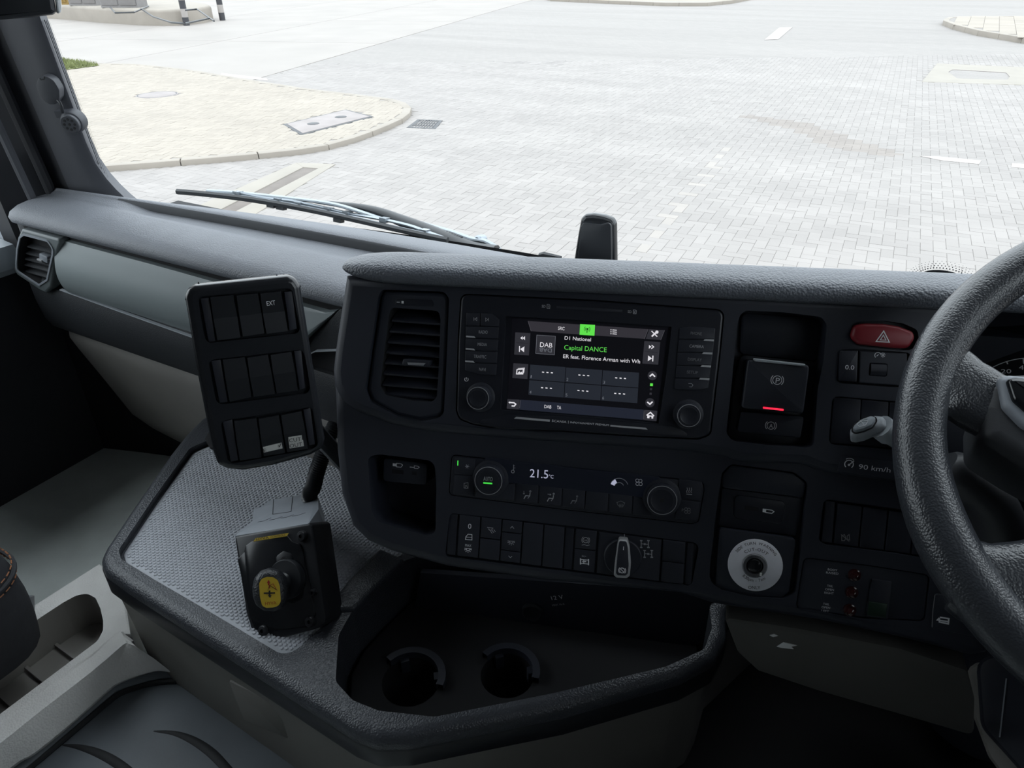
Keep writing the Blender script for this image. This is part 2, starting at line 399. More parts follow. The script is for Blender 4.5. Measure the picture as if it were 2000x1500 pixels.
# ================================================================== OUTSIDE: paved yard
WZ = Fr((0, 0, 0), (1, 0, 0), (0, 0, 1))
def gz(pts, z=0.0): return [tuple(atz(x, y, z)[:2]) for x, y in pts]
def inpoly(p, poly):
    c = False; j = len(poly) - 1
    for i in range(len(poly)):
        a, b = poly[i], poly[j]
        if (a[1] > p[1]) != (b[1] > p[1]) and p[0] < (b[0] - a[0]) * (p[1] - a[1]) / (b[1] - a[1]) + a[0]: c = not c
        j = i
    return c
mb = MB(); mb.add([(-90, -12, -.005), (60, -12, -.005), (60, 90, -.005), (-90, 90, -.005)], [(0, 1, 2, 3)])
def ground_material():
    m = M['joint'].copy(); m.name = 'ground_paving'; N = m.node_tree.nodes; L = m.node_tree.links; b = N['Principled BSDF']
    geo = N.new('ShaderNodeNewGeometry'); br = N.new('ShaderNodeTexBrick')
    mp = N.new('ShaderNodeMapping'); mp.inputs['Rotation'].default_value = (0, 0, rad(14)); L.new(geo.outputs['Position'], mp.inputs[0])
    br.inputs['Color1'].default_value = (.240, .223, .210, 1); br.inputs['Color2'].default_value = (.260, .240, .225, 1); br.inputs['Mortar'].default_value = (.222, .203, .188, 1)
    br.inputs['Scale'].default_value = 1; br.inputs['Brick Width'].default_value = .2; br.inputs['Row Height'].default_value = .1; br.inputs['Mortar Size'].default_value = .005
    L.new(mp.outputs[0], br.inputs['Vector'])
    nz = N.new('ShaderNodeTexNoise'); nz.inputs['Scale'].default_value = .35; nz.inputs['Detail'].default_value = 6; nz.inputs['Distortion'].default_value = .6
    L.new(geo.outputs['Position'], nz.inputs['Vector'])
    mr = N.new('ShaderNodeMapRange'); mr.inputs[1].default_value = .3; mr.inputs[2].default_value = .7; mr.inputs[3].default_value = .91; mr.inputs[4].default_value = 1.05
    mp2 = N.new('ShaderNodeMapping'); mp2.inputs['Rotation'].default_value = (0, 0, rad(-27)); mp2.inputs['Scale'].default_value = (.2, 2.0, 1); L.new(geo.outputs['Position'], mp2.inputs[0]); L.new(mp2.outputs[0], nz.inputs['Vector'])
    L.new(nz.outputs['Fac'], mr.inputs[0])
    sc = N.new('ShaderNodeVectorMath'); sc.operation = 'SCALE'; L.new(br.outputs['Color'], sc.inputs[0]); L.new(mr.outputs[0], sc.inputs['Scale'])
    L.new(sc.outputs[0], b.inputs['Base Color']); return m
M['ground'] = ground_material()
M['paver_stain'] = mat('stained_paver', (.215, .190, .172), .9, grain=('noise', 60, .3), var=.06, vscale=2, island=.05)
M['paver_pale'] = mat('pale_paver', (.285, .258, .236), .85, grain=('noise', 60, .3), var=.04, vscale=2, island=.04)
M['paver_wear'] = mat('worn_paver', (.222, .204, .192), .85, grain=('noise', 60, .3), var=.12, vscale=1.5, island=.09)
ground = tag(mb.build('ground', 'ground', smooth=0, loc=V((0, 0, 0))), 'pale grey block-paved yard seen through the windscreen', 'ground', kind='structure')

# outlines of the things let into the yard, measured on the ground
ISL = gz([(40, 131), (110, 128), (190, 129), (275, 131), (380, 143), (475, 160), (600, 180), (700, 192), (775, 202), (802, 212), (806, 224), (792, 238), (752, 257),
          (700, 277), (640, 294), (560, 306), (450, 316), (330, 326), (200, 336), (90, 342), (-60, 350), (-260, 300), (-200, 180)], .0)
s0 = V(atz(478, 161, 0)[:]); s1 = V(atz(1040, 0, 0)[:]); sd = (s1 - s0); sd.z = 0; sd = sd.normalized(); sl = V((-sd.y, sd.x, 0))
CHAN = gz([(352, 418), (578, 318), (655, 321), (500, 418)]); CHD = gz([(418, 416), (592, 327), (622, 329), (455, 416)])
GRT = gz([(798, 249), (818, 234), (861, 236), (848, 251)])
MHR = gz([(1800, 160), (1830, 124), (2060, 134), (2060, 168)]); RISL = gz([(1838, 48), (1850, 42), (1900, 40), (2100, 40), (2250, 60), (2120, 100), (2000, 85), (1910, 70), (1860, 57)])
FISL = gz([(1075, 2), (1180, 7), (1300, 12), (1380, 12), (1430, 7), (1465, 0), (1500, -40), (1050, -40), (1050, -6)])
STAIN = gz([(1430, 224), (1500, 228), (1570, 238), (1620, 255), (1680, 276), (1760, 298), (1720, 306), (1640, 292), (1590, 274), (1545, 252), (1480, 236)])
PALE = gz([(1244, 490), (1418, 286), (1428, 286), (1262, 490)])
WEAR = gz([(850, 90), (1000, 78), (1150, 70), (1290, 60), (1400, 68), (1300, 100), (1150, 112), (1080, 130), (950, 120), (860, 112)])
# pavers: 200 x 100 mm blocks laid in herringbone
h0 = V(atz(1600, 462, 0)[:]); h1 = V(atz(1780, 485, 0)[:]); hd = (h1 - h0).normalized(); hv = V((-hd.y, hd.x, 0))
h0 = V(atz(1600, 470, 0)[:])
def bk_verts(c, d, e, z0, tz=0.0, L=.0988, W=.0488):
    vs = []
    for zz, ins in ((z0 - .012, 0.0), (z0 - .0015, 0.0), (z0, .002)):
        for a, b in ((-1, -1), (1, -1), (1, 1), (-1, 1)):
            p = c + d * (a * (L - ins)) + e * (b * (W - ins)); vs.append(V((p.x, p.y, zz + (tz * a if zz == z0 else 0))))
    return vs
BKF = [(0, 1, 5, 4), (1, 2, 6, 5), (2, 3, 7, 6), (3, 0, 4, 7), (4, 5, 9, 8), (5, 6, 10, 9), (6, 7, 11, 10), (7, 4, 8, 11), (8, 9, 10, 11)]
def edge_y(x):
    K = [(0, 380), (230, 385), (600, 428), (900, 488), (1190, 505), (1870, 538), (2000, 480)]
    for (a, b), (c, d) in zip(K, K[1:]):
        if a <= x <= c: return b + (d - b) * (x - a) / (c - a)
    return 0
road = []
for i in range(-330, 330):
    for j in range(-130, 330):
        k = (i - j) % 4
        if k not in (0, 3): continue
        if k == 0: q = ((i + 1) * .1, (j + .5) * .1)
        else: q = ((i + .5) * .1, (j + 1) * .1)
        c = h0 + hd * q[0] + hv * q[1]
        if (c - CP).dot(FWD) < 2: continue
        x, y, d = proj(c)
        if d > 17 or x < -420 or x > 2420 or y > 640: continue
        p = (c.x, c.y)
        if (V((c.x, c.y, 0)) - s0).dot(sl) > -.05 and (V((c.x, c.y, 0)) - s0).dot(sd) > -.1: continue
        if any(inpoly(p, P) for P in (ISL, CHAN, GRT, MHR)): continue
        m_ = 1 if inpoly(p, STAIN) else 2 if inpoly(p, PALE) else 3 if (inpoly(p, WEAR) and random.random() < .6) else 0
        road.append((d, x, y, c, k, m_))
road.sort(key=lambda t: t[0])
near = [t for t in road if 0 < t[1] < 2000 and t[2] < edge_y(t[1])][:300]; ns = set(map(id, near))
def paver_mesh(mname):
    b_ = MB(); b_.add(bk_verts(V((0, 0, 0)), V((1, 0, 0)), V((0, 1, 0)), 0), BKF); o_ = b_.build('paver', mname, None, 0, V((0, 0, 0))); me = o_.data; bpy.data.objects.remove(o_); return me
PM = [paver_mesh(n_) for n_ in ('paver', 'paver_stain', 'paver_pale', 'paver_wear')]
ha = math.atan2(hd.y, hd.x)
for t in near:
    o_ = bpy.data.objects.new('paver', PM[t[5]]); COL.objects.link(o_); o_.parent = ground
    o_.location = (t[3].x, t[3].y, random.uniform(-.0012, .0008)); o_.rotation_euler = (random.gauss(0, .004), random.gauss(0, .004), ha + (math.pi / 2 if t[4] else 0))
mb = MB()
for t in road:
    if id(t) in ns: continue
    mb.cm = t[5]; d_, e_ = (hd, hv) if t[4] == 0 else (hv, -hd)
    mb.add(bk_verts(t[3], d_, e_, random.uniform(-.0012, .0008), random.gauss(0, .0005)), BKF)
kinds(mb.build('paver_field', ['paver', 'paver_stain', 'paver_pale', 'paver_wear'], ground, 0), 'stuff')

# concrete carriageway in cast slabs
cr = MB(); cw = empty('carriageway', s0, 'pale cast concrete carriageway beyond the buff pavement', 'road', kind='structure')
for a in range(0, 9):
    for b in range(0, 9):
        b_ = MB(); P0 = s0 + sd * (a * 7.0 + .012) + sl * (b * 5.0 + .012); P1 = P0 + sd * 6.976; P2 = P1 + sl * 4.976; P3 = P0 + sl * 4.976
        vis = [proj(p) for p in (P0, P1, P2, P3)]
        if all(v[0] < -300 or v[0] > 2100 or v[1] < -60 for v in vis): continue
        b_.add([V((p.x, p.y, -.011)) for p in (P0, P1, P2, P3)] + [V((p.x, p.y, .003)) for p in (P0, P1, P2, P3)], [(4, 5, 6, 7), (0, 1, 5, 4), (1, 2, 6, 5), (2, 3, 7, 6), (3, 0, 4, 7)])
        b_.build('slab', 'concrete', cw, 0)
# raised buff pavement with kerb stones and its own pavers
KH = .065
def island(name, poly, h, label, cat, matn, kerbw=.13, kl=.9, kerbpx=None):
    root = empty(name, (poly[0][0], poly[0][1], 0), label, cat, kind='structure')
    P = ccw(poly); b_ = MB(); inn = inset(P, kerbw)
    b_.prism(WZ, inn, -.01, h - .006); b_.build('bed', 'joint' if matn == 'paver2' else matn, root, 0)
    m = len(P); L = [0]
    for i in range(m): L.append(L[-1] + math.hypot(P[(i + 1) % m][0] - P[i][0], P[(i + 1) % m][1] - P[i][1]))
    def at(poly_, s):
        s %= L[-1]
        for i in range(m):
            if L[i] <= s <= L[i + 1]:
                t = (s - L[i]) / max(1e-9, L[i + 1] - L[i]); a, b = poly_[i], poly_[(i + 1) % m]; return (a[0] + (b[0] - a[0]) * t, a[1] + (b[1] - a[1]) * t)
    s = 0; n = max(3, int(L[-1] / kl)); st = L[-1] / n
    for i in range(n):
        a0, a1, am = s + .006, s + st - .006, s + st / 2; s += st
        q = [at(P, a0), at(P, am), at(P, a1), at(inn, a1), at(inn, am), at(inn, a1 if False else a0)]
        x, y, d = proj(V((q[1][0], q[1][1], h)))
        if not (-150 < x < 2150 and -50 < y < 420): continue
        b_ = MB(); b_.prism(WZ, q, -.01, h + .004, .012, 2); b_.build('kerb_stone', 'kerb', root)
    return root, inn
pav, pin = island('pavement', ISL, KH, 'low kerbed corner of buff block paving left of the road', 'pavement', 'paver2')
MHC = atz(307, 185, KH); MHP = circ((MHC.x, MHC.y), .36, 20); RM = gz([(553, 243), (676, 214), (730, 228), (588, 264)], KH)
GRS = gz([(60, 118), (112, 117), (150, 121), (194, 128), (150, 134), (112, 139), (60, 143)], KH)
mb = MB(); b0 = V((pin[0][0], pin[0][1], 0))
d2 = V((math.cos(.35), math.sin(.35), 0)); e2 = V((-d2.y, d2.x, 0))
for i in range(-260, 260):
    for j in range(-260, 260):
        k = (i - j) % 4
        if k not in (0, 3): continue
        q = ((i + 1) * .1, (j + .5) * .1) if k == 0 else ((i + .5) * .1, (j + 1) * .1)
        c = V((-10, 7.5, 0)) + d2 * q[0] + e2 * q[1]
        if not inpoly((c.x, c.y), pin): continue
        x, y, d = proj(c)
        if x < -150 or x > 1000 or inpoly((c.x, c.y), RM) or inpoly((c.x, c.y), MHP) or inpoly((c.x, c.y), GRS): continue
        mb.add(bk_verts(c, d2 if k == 0 else e2, e2 if k == 0 else -d2, KH + random.uniform(-.001, .001), random.gauss(0, .0006)), BKF)
kinds(mb.build('paver_field', 'paver2', pav, 0), 'stuff')
mb = MB(); mb.prism(WZ, MHP, KH - .02, KH + .004, .01); o_ = mb.build('manhole_cover', 'manhole')
tag(o_, 'round grey manhole cover in the buff pavement', 'manhole cover')
mb2 = MB(); mb2.ring(WZ, (MHC.x, MHC.y), .33, .02, KH + .004, 24); mb2.build('cover_rim', 'iron', o_)
root = empty('inspection_cover', (sum(p[0] for p in RM) / 4, sum(p[1] for p in RM) / 4, KH), 'long rectangular grey inspection cover in the buff pavement', 'manhole cover')
block(WZ, RM, KH - .02, KH + .004, .006, 'frame', 'iron', root)
rmi = inset(ccw(RM), .05); block(WZ, rmi, KH + .003, KH + .01, .004, 'cover', 'manhole', root)
for f in (.28, .72):
    a = V(rmi[0]).lerp(V(rmi[1]), f); b = V(rmi[3]).lerp(V(rmi[2]), f); c = a.lerp(b, .5)
    if (V(rmi[0]) - V(rmi[1])).length < (V(rmi[1]) - V(rmi[2])).length: a = V(rmi[1]).lerp(V(rmi[2]), f); b = V(rmi[0]).lerp(V(rmi[3]), f); c = a.lerp(b, .5)
    block(WZ, circ((c.x, c.y), .09, 10), KH + .009, KH + .014, .002, 'lifting_eye', 'iron', root)
# grass wedge
mb = MB(); gb = ccw(GRS); gx = [p[0] for p in gb]; gy = [p[1] for p in gb]
mb.poly(WZ, gb, KH + .005, .01)
for _ in range(5200):
    p = (random.uniform(min(gx), max(gx)), random.uniform(min(gy), max(gy)))
    if not inpoly(p, gb): continue
    a = random.uniform(0, 6.28); hgt = random.uniform(.04, .11); l = random.uniform(.01, .05)
    mb.add([(p[0] - .012 * math.cos(a), p[1] - .012 * math.sin(a), KH), (p[0] + .012 * math.cos(a), p[1] + .012 * math.sin(a), KH), (p[0] + l * math.sin(a), p[1] + l * math.cos(a), KH + hgt)], [(0, 1, 2)])
tag(mb.build('grass', 'grass', smooth=0), 'small green wedge of grass beside the pillar', 'grass', kind='stuff')
# drainage channel, grate, manhole frame
root = empty('drainage_channel', V((*CHD[1], 0)), 'dark drainage channel between two pale concrete strips behind the wiper', 'drain', kind='thing')
A, B, C, D = [V(p) for p in CHAN]; a, b, c, d = [V(p) for p in CHD]
for n_, P in (('edging', [A, B, b, a]), ('edging', [d, c, C, D]), ('edging', [b, B, C, c])): block(WZ, [tuple(p) for p in P], -.011, .004, .003, n_, 'concrete2', root)
block(WZ, [tuple(p) for p in (a, b, c, d)], -.011, -.004, .002, 'channel_floor', 'asphalt', root)
root = empty('drain_grate', V((*GRT[0], 0)), 'small dark iron drain grate at the tip of the buff pavement', 'drain grate')
A, B, C, D = [V(p) for p in GRT]; gi = inset(ccw(GRT), .03)
mb = MB(); mb.prism(WZ, gi, -.012, -.008); mb.build('sump', 'rubberd', root, 0)
mb = MB(); mb.stroke(WZ, GRT, .05, -.011, True, .014); mb.build('frame', 'iron', root, 0)
for f in [i / 9 for i in range(1, 9)]:
    mb = MB(); mb.stroke(WZ, [tuple(A.lerp(D, f)), tuple(B.lerp(C, f))], .018, -.010, th=.012); mb.build('bar', 'iron', root, 0)
for f in (.33, .66):
    mb = MB(); mb.stroke(WZ, [tuple(A.lerp(B, f)), tuple(D.lerp(C, f))], .02, -.010, th=.011); mb.build('crossbar', 'iron', root, 0)
root = empty('road_manhole', V((*MHR[0], 0)), 'oblong sunken manhole in a concrete surround by the right kerb', 'manhole cover')
hole = rp(gz([(1852, 141), (1860, 136), (1965, 142), (1972, 150), (1968, 156), (1870, 154)]), .1)
plate(WZ, MHR, [(hole, .03)], -.05, .004, .005, 'surround', ['concrete2', 'manhole'], root, 1)
mb = MB()
for q in range(9):
    x = 1872 + q * 11; p = atz(x, 148, 0); mb.prism(WZ, circ((p.x, p.y), .10, 6), -.026, -.014)
mb.build('cover_grid', 'iron', root)
ti, tin = island('traffic_island', RISL, .13, 'raised pale kerbed traffic island at top right of the road', 'traffic island', 'paver2', .16)
mb = MB(); tx = [p[0] for p in tin]; ty = [p[1] for p in tin]; y_ = min(ty)
while y_ < max(ty):
    x_ = min(tx)
    while x_ < max(tx):
        c = V((x_, y_, 0))
        if inpoly((x_, y_), tin) and proj(c)[0] < 2300: mb.add(bk_verts(c, V((1, 0, 0)), V((0, 1, 0)), .135, 0, .195, .195), BKF)
        x_ += .4
    y_ += .4
kinds(mb.build('paver_field', 'paver2', ti, 0), 'stuff')
island('far_pavement', FISL, .13, 'far pinkish kerbed pavement across the top of the road', 'pavement', 'concrete2', .2, 1.2)
for pts, lab in (([(1493, 78), (1522, 54), (1548, 53), (1520, 77)], 'short white dash painted far up the road'),
                 ([(1796, 305), (1832, 306), (1917, 314), (1912, 321), (1840, 314)], 'thin white painted line beside the dark tyre stain'),
                 ([(1976, 319), (2060, 325), (2060, 333), (1975, 327)], 'white painted dash at right edge above the steering wheel'),
                 ([(430, 148), (433, 143), (520, 153), (524, 158)], 'pale yellow painted dash along the far kerb of the pavement')):
    mb = MB(); mb.poly(WZ, gz(pts), .0015, .0025); tag(mb.build('road_marking', 'roadpaint', smooth=0), lab, 'road marking', 'painted road markings')
# plinth with cabinets, cables and bollards
base = gz([(60, 34), (110, 37), (200, 45), (280, 50), (340, 51), (395, 46), (418, 40), (412, 36), (380, 30), (300, 24), (60, 14)])
cx, cy = sum(p[0] for p in base) / len(base), sum(p[1] for p in base) / len(base)
mb = MB(); mb.prism(WZ, rp(base, .5), -.01, .52, .10, 3); pl = mb.build('concrete_plinth', 'kerb')
tag(pl, 'long low concrete plinth at the top left of the yard', 'plinth')
def cabin(x0, x1, yb, hgt, name, m_, lab):
    a = atz(x0, yb, .52); b = atz(x1, yb, .52); fr = Fr(a, b - a, (b - a).cross(V((0, 0, 1))) * 1.0)
    if fr.N.y > 0: fr = Fr(a, b - a, -fr.N)
    W = (b - a).length; root = empty(name, a.lerp(b, .5), lab, 'cabinet')
    mb = MB(); fz = Fr(a, b - a, V((0, 0, 1))); mb.prism(fz, [(0, 0), (W, 0), (W, .6), (0, .6)], 0, hgt, .03); mb.build('body', m_, root)
    mb = MB(); mb.prism(fr, [(.05, .08), (W * .48, .08), (W * .48, hgt - .1), (.05, hgt - .1)], 0, .03, .01); mb.build('door', m_, root)
    mb = MB(); mb.prism(fr, [(W * .52, .08), (W - .05, .08), (W - .05, hgt - .1), (W * .52, hgt - .1)], 0, .03, .01); mb.build('door', m_, root)
cabin(198, 270, 15, 1.3, 'electrical_cabinet', 'cabinet', 'grey metal cabinet standing on the concrete plinth')
cabin(118, 133, 9, .9, 'ochre_box', 'ochre', 'small ochre box on the plinth beside the pillar')
cabin(136, 190, 11, .8, 'meter_box', 'cabinet', 'dark topped grey box left of the tall cabinet')
for pts, lab in (([(215, 14), (225, 25), (262, 24), (290, 12)], 'thin dark cable looped in front of the grey cabinet'), ([(275, 17), (300, 33), (335, 44), (362, 46), (408, 36)], 'thin dark cable drooping over the plinth to its end'),
                 ([(362, 20), (385, 18), (402, 30), (418, 41)], 'thin dark cable arching off the end of the plinth')):
    P = [atz(x, y, .56) for x, y in pts]; Q = []
    for i in range(len(P) - 1):
        for k in range(4): Q.append(P[i].lerp(P[i + 1], k / 4))
    mb = MB(); mb.tube(Q + [P[-1]], .026, 6); tag(mb.build('cable', 'wiperb'), lab, 'cable')
def bollard(x, y, r, lab):
    p = atz(x, y, 0); root = empty('bollard', p, lab, 'bollard', 'black and white bollards'); fr = Fr(p, (1, 0, 0), (0, 0, 1)); n = 5; hh = .27
    for i in range(n):
        mb = MB(); rr = r if i < n - 1 else r; mb.lathe(fr, (0, 0), [(rr, i * hh), (rr, (i + 1) * hh - .002)] if i < n - 1 else [(rr, i * hh), (rr, (i + .8) * hh), (rr * .6, (i + 1) * hh)], 12)
        mb.build('band', 'bollb' if i % 2 == 0 else 'bollw', root)
bollard(365, 50, .11, 'black and white banded bollard at the corner of the plinth')
bollard(435, 40, .11, 'black and white banded bollard standing clear of the plinth')

# ================================================================== CAB SHELL
XL, XR = -1.62, .68
def boxes(name, m_, bxs, lab, cat, kind='structure', parent=None):
    mb = MB()
    for (x0, x1, y0, y1, z0, z1) in bxs: mb.box(WZ, x0, x1, y0, y1, z0, z1)
    o_ = mb.build(name, m_, parent, 0)
    if not parent: tag(o_, lab, cat, kind=kind)
    return o_
boxes('floor', 'floorm', [(XL, XR, -1.0, 1.16, 1.14, 1.2)], 'grey vinyl floor of the passenger footwell', 'floor')
boxes('ceiling', 'headliner', [(XL - .05, XR + .05, -1.05, .95, 2.95, 3.0)], 'pale cab ceiling above the camera', 'ceiling')
boxes('wall_rear', 'wallc', [(XL - .05, XR + .05, -1.06, -1.0, 1.14, 2.98)], 'grey rear wall of the cab', 'wall')
boxes('wall_front', 'gap', [(XL, XR, 1.10, 1.16, 1.14, 1.72), (XL, XR, .78, .9, 2.86, 2.98)], 'dark bulkhead below the windscreen', 'wall')
mb = MB(); cx_ = [XL + (XR - XL) * i / 24 for i in range(25)]; mb.rings([[V((x, WSY(x, 1.84) + .004, z)) for x in cx_] for z in (1.2, 1.5, 1.812)], False); mb.rings([[V((x, WSY(x, 1.84) + .03, z)) for x in cx_] for z in (1.2, 1.5, 1.812)], False)
tag(mb.build('wall_light_stop', 'gap', None, 60), 'dark curved sheet added behind the dashboard to stop leaking light', 'wall', kind='structure')  # unseen sheet added to close the light leak under the windscreen
wl = boxes('wall_left', 'doorc', [(XL - .06, XL, -1.0, .92, 1.14, 1.70), (XL - .06, XL, -1.0, -.45, 1.74, 2.98), (XL - .06, XL, -.45, .9, 2.72, 2.98)], 'dark passenger door trim with a light sill beside the dash', 'wall')
wr = boxes('wall_right', 'doorc', [(XR, XR + .06, -1.0, .95, 1.14, 2.1), (XR, XR + .06, -1.0, .05, 2.1, 2.98), (XR, XR + .06, .05, .9, 2.68, 2.98), (XR, XR + .06, .62, .9, 2.1, 2.68)], 'driver door trim right of the steering wheel', 'wall')  # window opening shaped small to keep daylight off the driver side
mb = MB(); fz = Fr((XL, 0, 0), (0, 1, 0), (1, 0, 0))
fs_ = Fr((XL - .02, 0, 0), (0, -1, 0), (1, 0, 0)); prof = [(0, 1.70), (.105, 1.705), (.12, 1.72), (.12, 1.735), (.105, 1.760), (.05, 1.766), (.03, 1.775), (0, 1.777)]
mb.rings([[V((XL - .03 + a, y, b)) for a, b in prof] for y in (-.9, .2, .5, .72)], True, True, True); mb.build('door_sill', 'doorl', wl)
mb = MB(); mb.prism(fs_, rp([(-.62, 1.27), (-.05, 1.25), (-.02, 1.5), (-.1, 1.6), (-.6, 1.58)], .06), .0, .035, .012); mb.build('speaker_grille', 'mesh_sp', wl)
mb = MB(); mb.prism(fs_, rp([(-.66, 1.745), (-.50, 1.745), (-.50, 1.775), (-.66, 1.775)], .008), .02, .078 + .004, .002); mb.build('switch_plate', 'doorl', wl)
boxes('driver_footwell_shade', 'gap', [(-.30, XR, .15, 1.10, 1.2, 1.212)], 'black carpet in the driver footwell below the wheel', 'carpet', 'thing')  # black sheet added over the floor to stand in for footwell shade
# windows
def wsgrid(x0, x1, z0, z1, off, nx=24, nz=10): 
    return [[V((x0 + (x1 - x0) * i / nx, WSY(x0 + (x1 - x0) * i / nx, z0 + (z1 - z0) * j / nz) + off, z0 + (z1 - z0) * j / nz)) for i in range(nx + 1)] for j in range(nz + 1)]
mb = MB(); mb.rings(wsgrid(XL + .03, XR - .03, 1.70, 2.90, 0), False); ws = mb.build('window_1', 'glassw', None, 60)
tag(ws, 'wide curved windscreen above the dashboard', 'window', kind='structure')
mb = MB(); mb.add([(XL - .03, -.45, 1.74), (XL - .03, .9, 1.74), (XL - .03, .9, 2.72), (XL - .03, -.45, 2.72)], [(0, 1, 2, 3)])
tag(mb.build('window_2', 'glasss', None, 0), 'passenger side window left of the pillar', 'window', kind='structure')
mb = MB(); mb.add([(XR + .03, .05, 2.1), (XR + .03, .62, 2.1), (XR + .03, .62, 2.68), (XR + .03, .05, 2.68)], [(0, 1, 2, 3)])  # undersized pane, shaped to let in less light
tag(mb.build('window_3', 'glasss', None, 0), 'driver side window right of the camera, undersized to dim that side', 'window', kind='structure')
# frit dots printed on the windscreen
mb = MB(); A = V((84, 40)); B = V((213, 383))
for i in range(150):
    for k in range(4):
        f = (i + (k % 2) * .5) / 150; p = A.lerp(B, f); P = onws(p.x + 3 + k * 3.0, p.y, -.004); r_ = .0014 * (1 - k * .2)
        d_ = [P + V((math.cos(a) * r_, 0, math.sin(a) * r_)) for a in (0, 1.05, 2.1, 3.14, 4.19, 5.24)]; mb.add(d_, [(5, 4, 3, 2, 1, 0)])
kinds(mb.build('frit_dots', 'ink', ws, 0), 'stuff')
mb = MB(); fc = onws(1842, 547, -.006); fw = Fr(fc, (1, 0, 0), (0, -1, .15)); mb.poly(fw, circ((0, 0), .026, 24, .0115), 0); mb.build('frit_patch', 'ink', ws, 0)
mb = MB()
for i in range(26):
    for k in range(4):
        a = math.pi * (i + (k % 2) * .5) / 26; u, v = math.cos(a) * (.0285 + k * .003), math.sin(a) * (.0140 + k * .0026); mb.poly(fw, circ((u, v), .0008 - k * .00015, 6), 0)
kinds(mb.build('frit_dots', 'ink', ws, 0), 'stuff')
# A-pillar
def line_at(p0, p1, z):
    t = (z - p0.z) / (p1.z - p0.z); return p0 + (p1 - p0) * t
Rb, Rt = onws(210, 392, -.015), onws(80, 39, -.015); Lb, Lt = atx(151, 395, -1.445), atx(6, 50, -1.445)
Sb, St = atx(122, 400, -1.49), atx(20, 171, -1.49); Wb, Wt = atx(14, 425, -1.55), atx(-26, 330, -1.55)
secs = []
for z in (1.74, 1.81, 1.84, 1.86, 1.88, 1.91, 1.95, 2.1, 2.3, 2.6, 2.95):
    r_, l_, s_, w_ = (line_at(a, b, z) for a, b in ((Rb, Rt), (Lb, Lt), (Sb, St), (Wb, Wt)))
    if w_.y > s_.y - .04: w_ = V((w_.x, s_.y - .04, z))
    if z < 1.94: r_ = r_ + V((.045 * min(1.3, (1.94 - z) / .1) ** 2, .012 * min(1.3, (1.94 - z) / .1) ** 2, 0))
    ml = l_.lerp(r_, .5) + V((.006, -.006, 0)); rr_ = l_.lerp(r_, .92) + V((.003, -.003, 0))
    secs.append([w_ + V((-.05, 0, 0)), w_, s_, l_ + (s_ - l_) * .18, l_ + (r_ - l_) * .06 + V((.001, -.002, 0)), ml, rr_, r_, r_ + V((-.03, .03, 0)), V((XL - .06, r_.y + .04, z))])
mb = MB(); mb.rings(secs, True, True, True); npf = len(secs[0])
for k_ in range(len(secs) - 1):
    for i_ in (0, 1, 2): mb.mi[k_ * npf + i_] = 1  # left facets take a darker colour than the main face
pil = mb.build('trim_1', ['pillar', 'pillard'], None, 40); tag(pil, 'dark grey windscreen pillar trim on the left', 'pillar trim', kind='structure')
for off, r_, m_ in ((V((.004, .012, 0)), .007, 'pillard'), (V((.003, -.012, 0)), .010, 'pillard'), (V((.002, -.05, 0)), .008, 'pillar')):
    mb = MB(); mb.tube([line_at(Sb, St, z) + off for z in (1.78, 1.9, 2.05, 2.2, 2.5)], r_, 8); mb.build('door_seal', m_, pil)
# right pillar (outside the frame)
secs = []
for z in (1.74, 2.2, 2.95):
    y = WSY(XR - .05, z) - .015; secs.append([V((XR, y - .14, z)), V((XR - .02, y - .12, z)), V((XR - .06, y, z)), V((XR - .03, y + .05, z)), V((XR + .06, y + .05, z)), V((XR + .06, y - .14, z))])
mb = MB(); mb.rings(secs[::-1], True, True, True); tag(mb.build('trim_2', 'pillar'), 'windscreen pillar trim on the driver side', 'pillar trim', kind='structure')
# pillar fittings
pn = ((Lb - Rb).cross(Rt - Rb)).normalized()
if pn.dot(CP - Rb) < 0: pn = -pn
pax = (Rt - Rb).normalized()
fp = Fr(Rb + pn * .008, pax.cross(pn) * 1.0, pn); fp = Fr(Rb + pn * .008, -fp.U if fp.U.dot(RGT) < 0 else fp.U, pn)
root = empty('pillar_socket', fp.P(*fp.px(133, 243)), 'round black eight-hole socket with a tethered cap on the pillar', 'socket')
zp = Z(0, 0, 3.57)
cp = rp([fp.px(*zp(*p)) for p in [(275, 590), (290, 530), (340, 510), (400, 545), (438, 610), (440, 670), (415, 710), (370, 715), (310, 675)]], .012)
block(fp, cp, -.004, .013, .0015, 'cap', 'capm', root)
mb = MB(); mb.stroke(fp, [fp.px(*zp(*p)) for p in [(303, 527), (312, 540), (335, 535), (337, 517)]], .0016, .013); mb.build('cap_notch', 'ink', root)
tp = [fp.P(*fp.px(*zp(*p), n_), n_) for p, n_ in [((403, 700), .014), ((418, 715), .017), ((430, 745), .018), ((436, 785), .016)]]
mb = MB(); mb.tube(tp, .0026, 8); mb.build('tether', 'black', root)
c = fp.px(*zp(486, 868), .022); mb = MB(); mb.lathe(fp, c, [(.0200, -.004), (.0200, .012), (.0185, .015), (.0165, .016), (.0162, .0215), (.0148, .0228), (.0001, .0225)], 30, True, False); bd = mb.build('socket_body', 'capm', root)
mb = MB(); q = fp.px(*zp(440, 800), .01); mb.box(Fr(fp.P(*q), fp.U, fp.N), -.014, .012, -.006, .006, -.006, .010); mb.build('hinge_block', 'pillar', root)
c2 = (c[0], c[1])
for k in range(9):
    a = k * math.pi / 4; u = (c2[0] + .0092 * math.cos(a), c2[1] + .0092 * math.sin(a)) if k < 8 else c2
    mb = MB(); mb.lathe(fp, u, [(.0025, .0222), (.0023, .0232)], 10, True, True); mb.build('pin_hole', 'ink', bd)
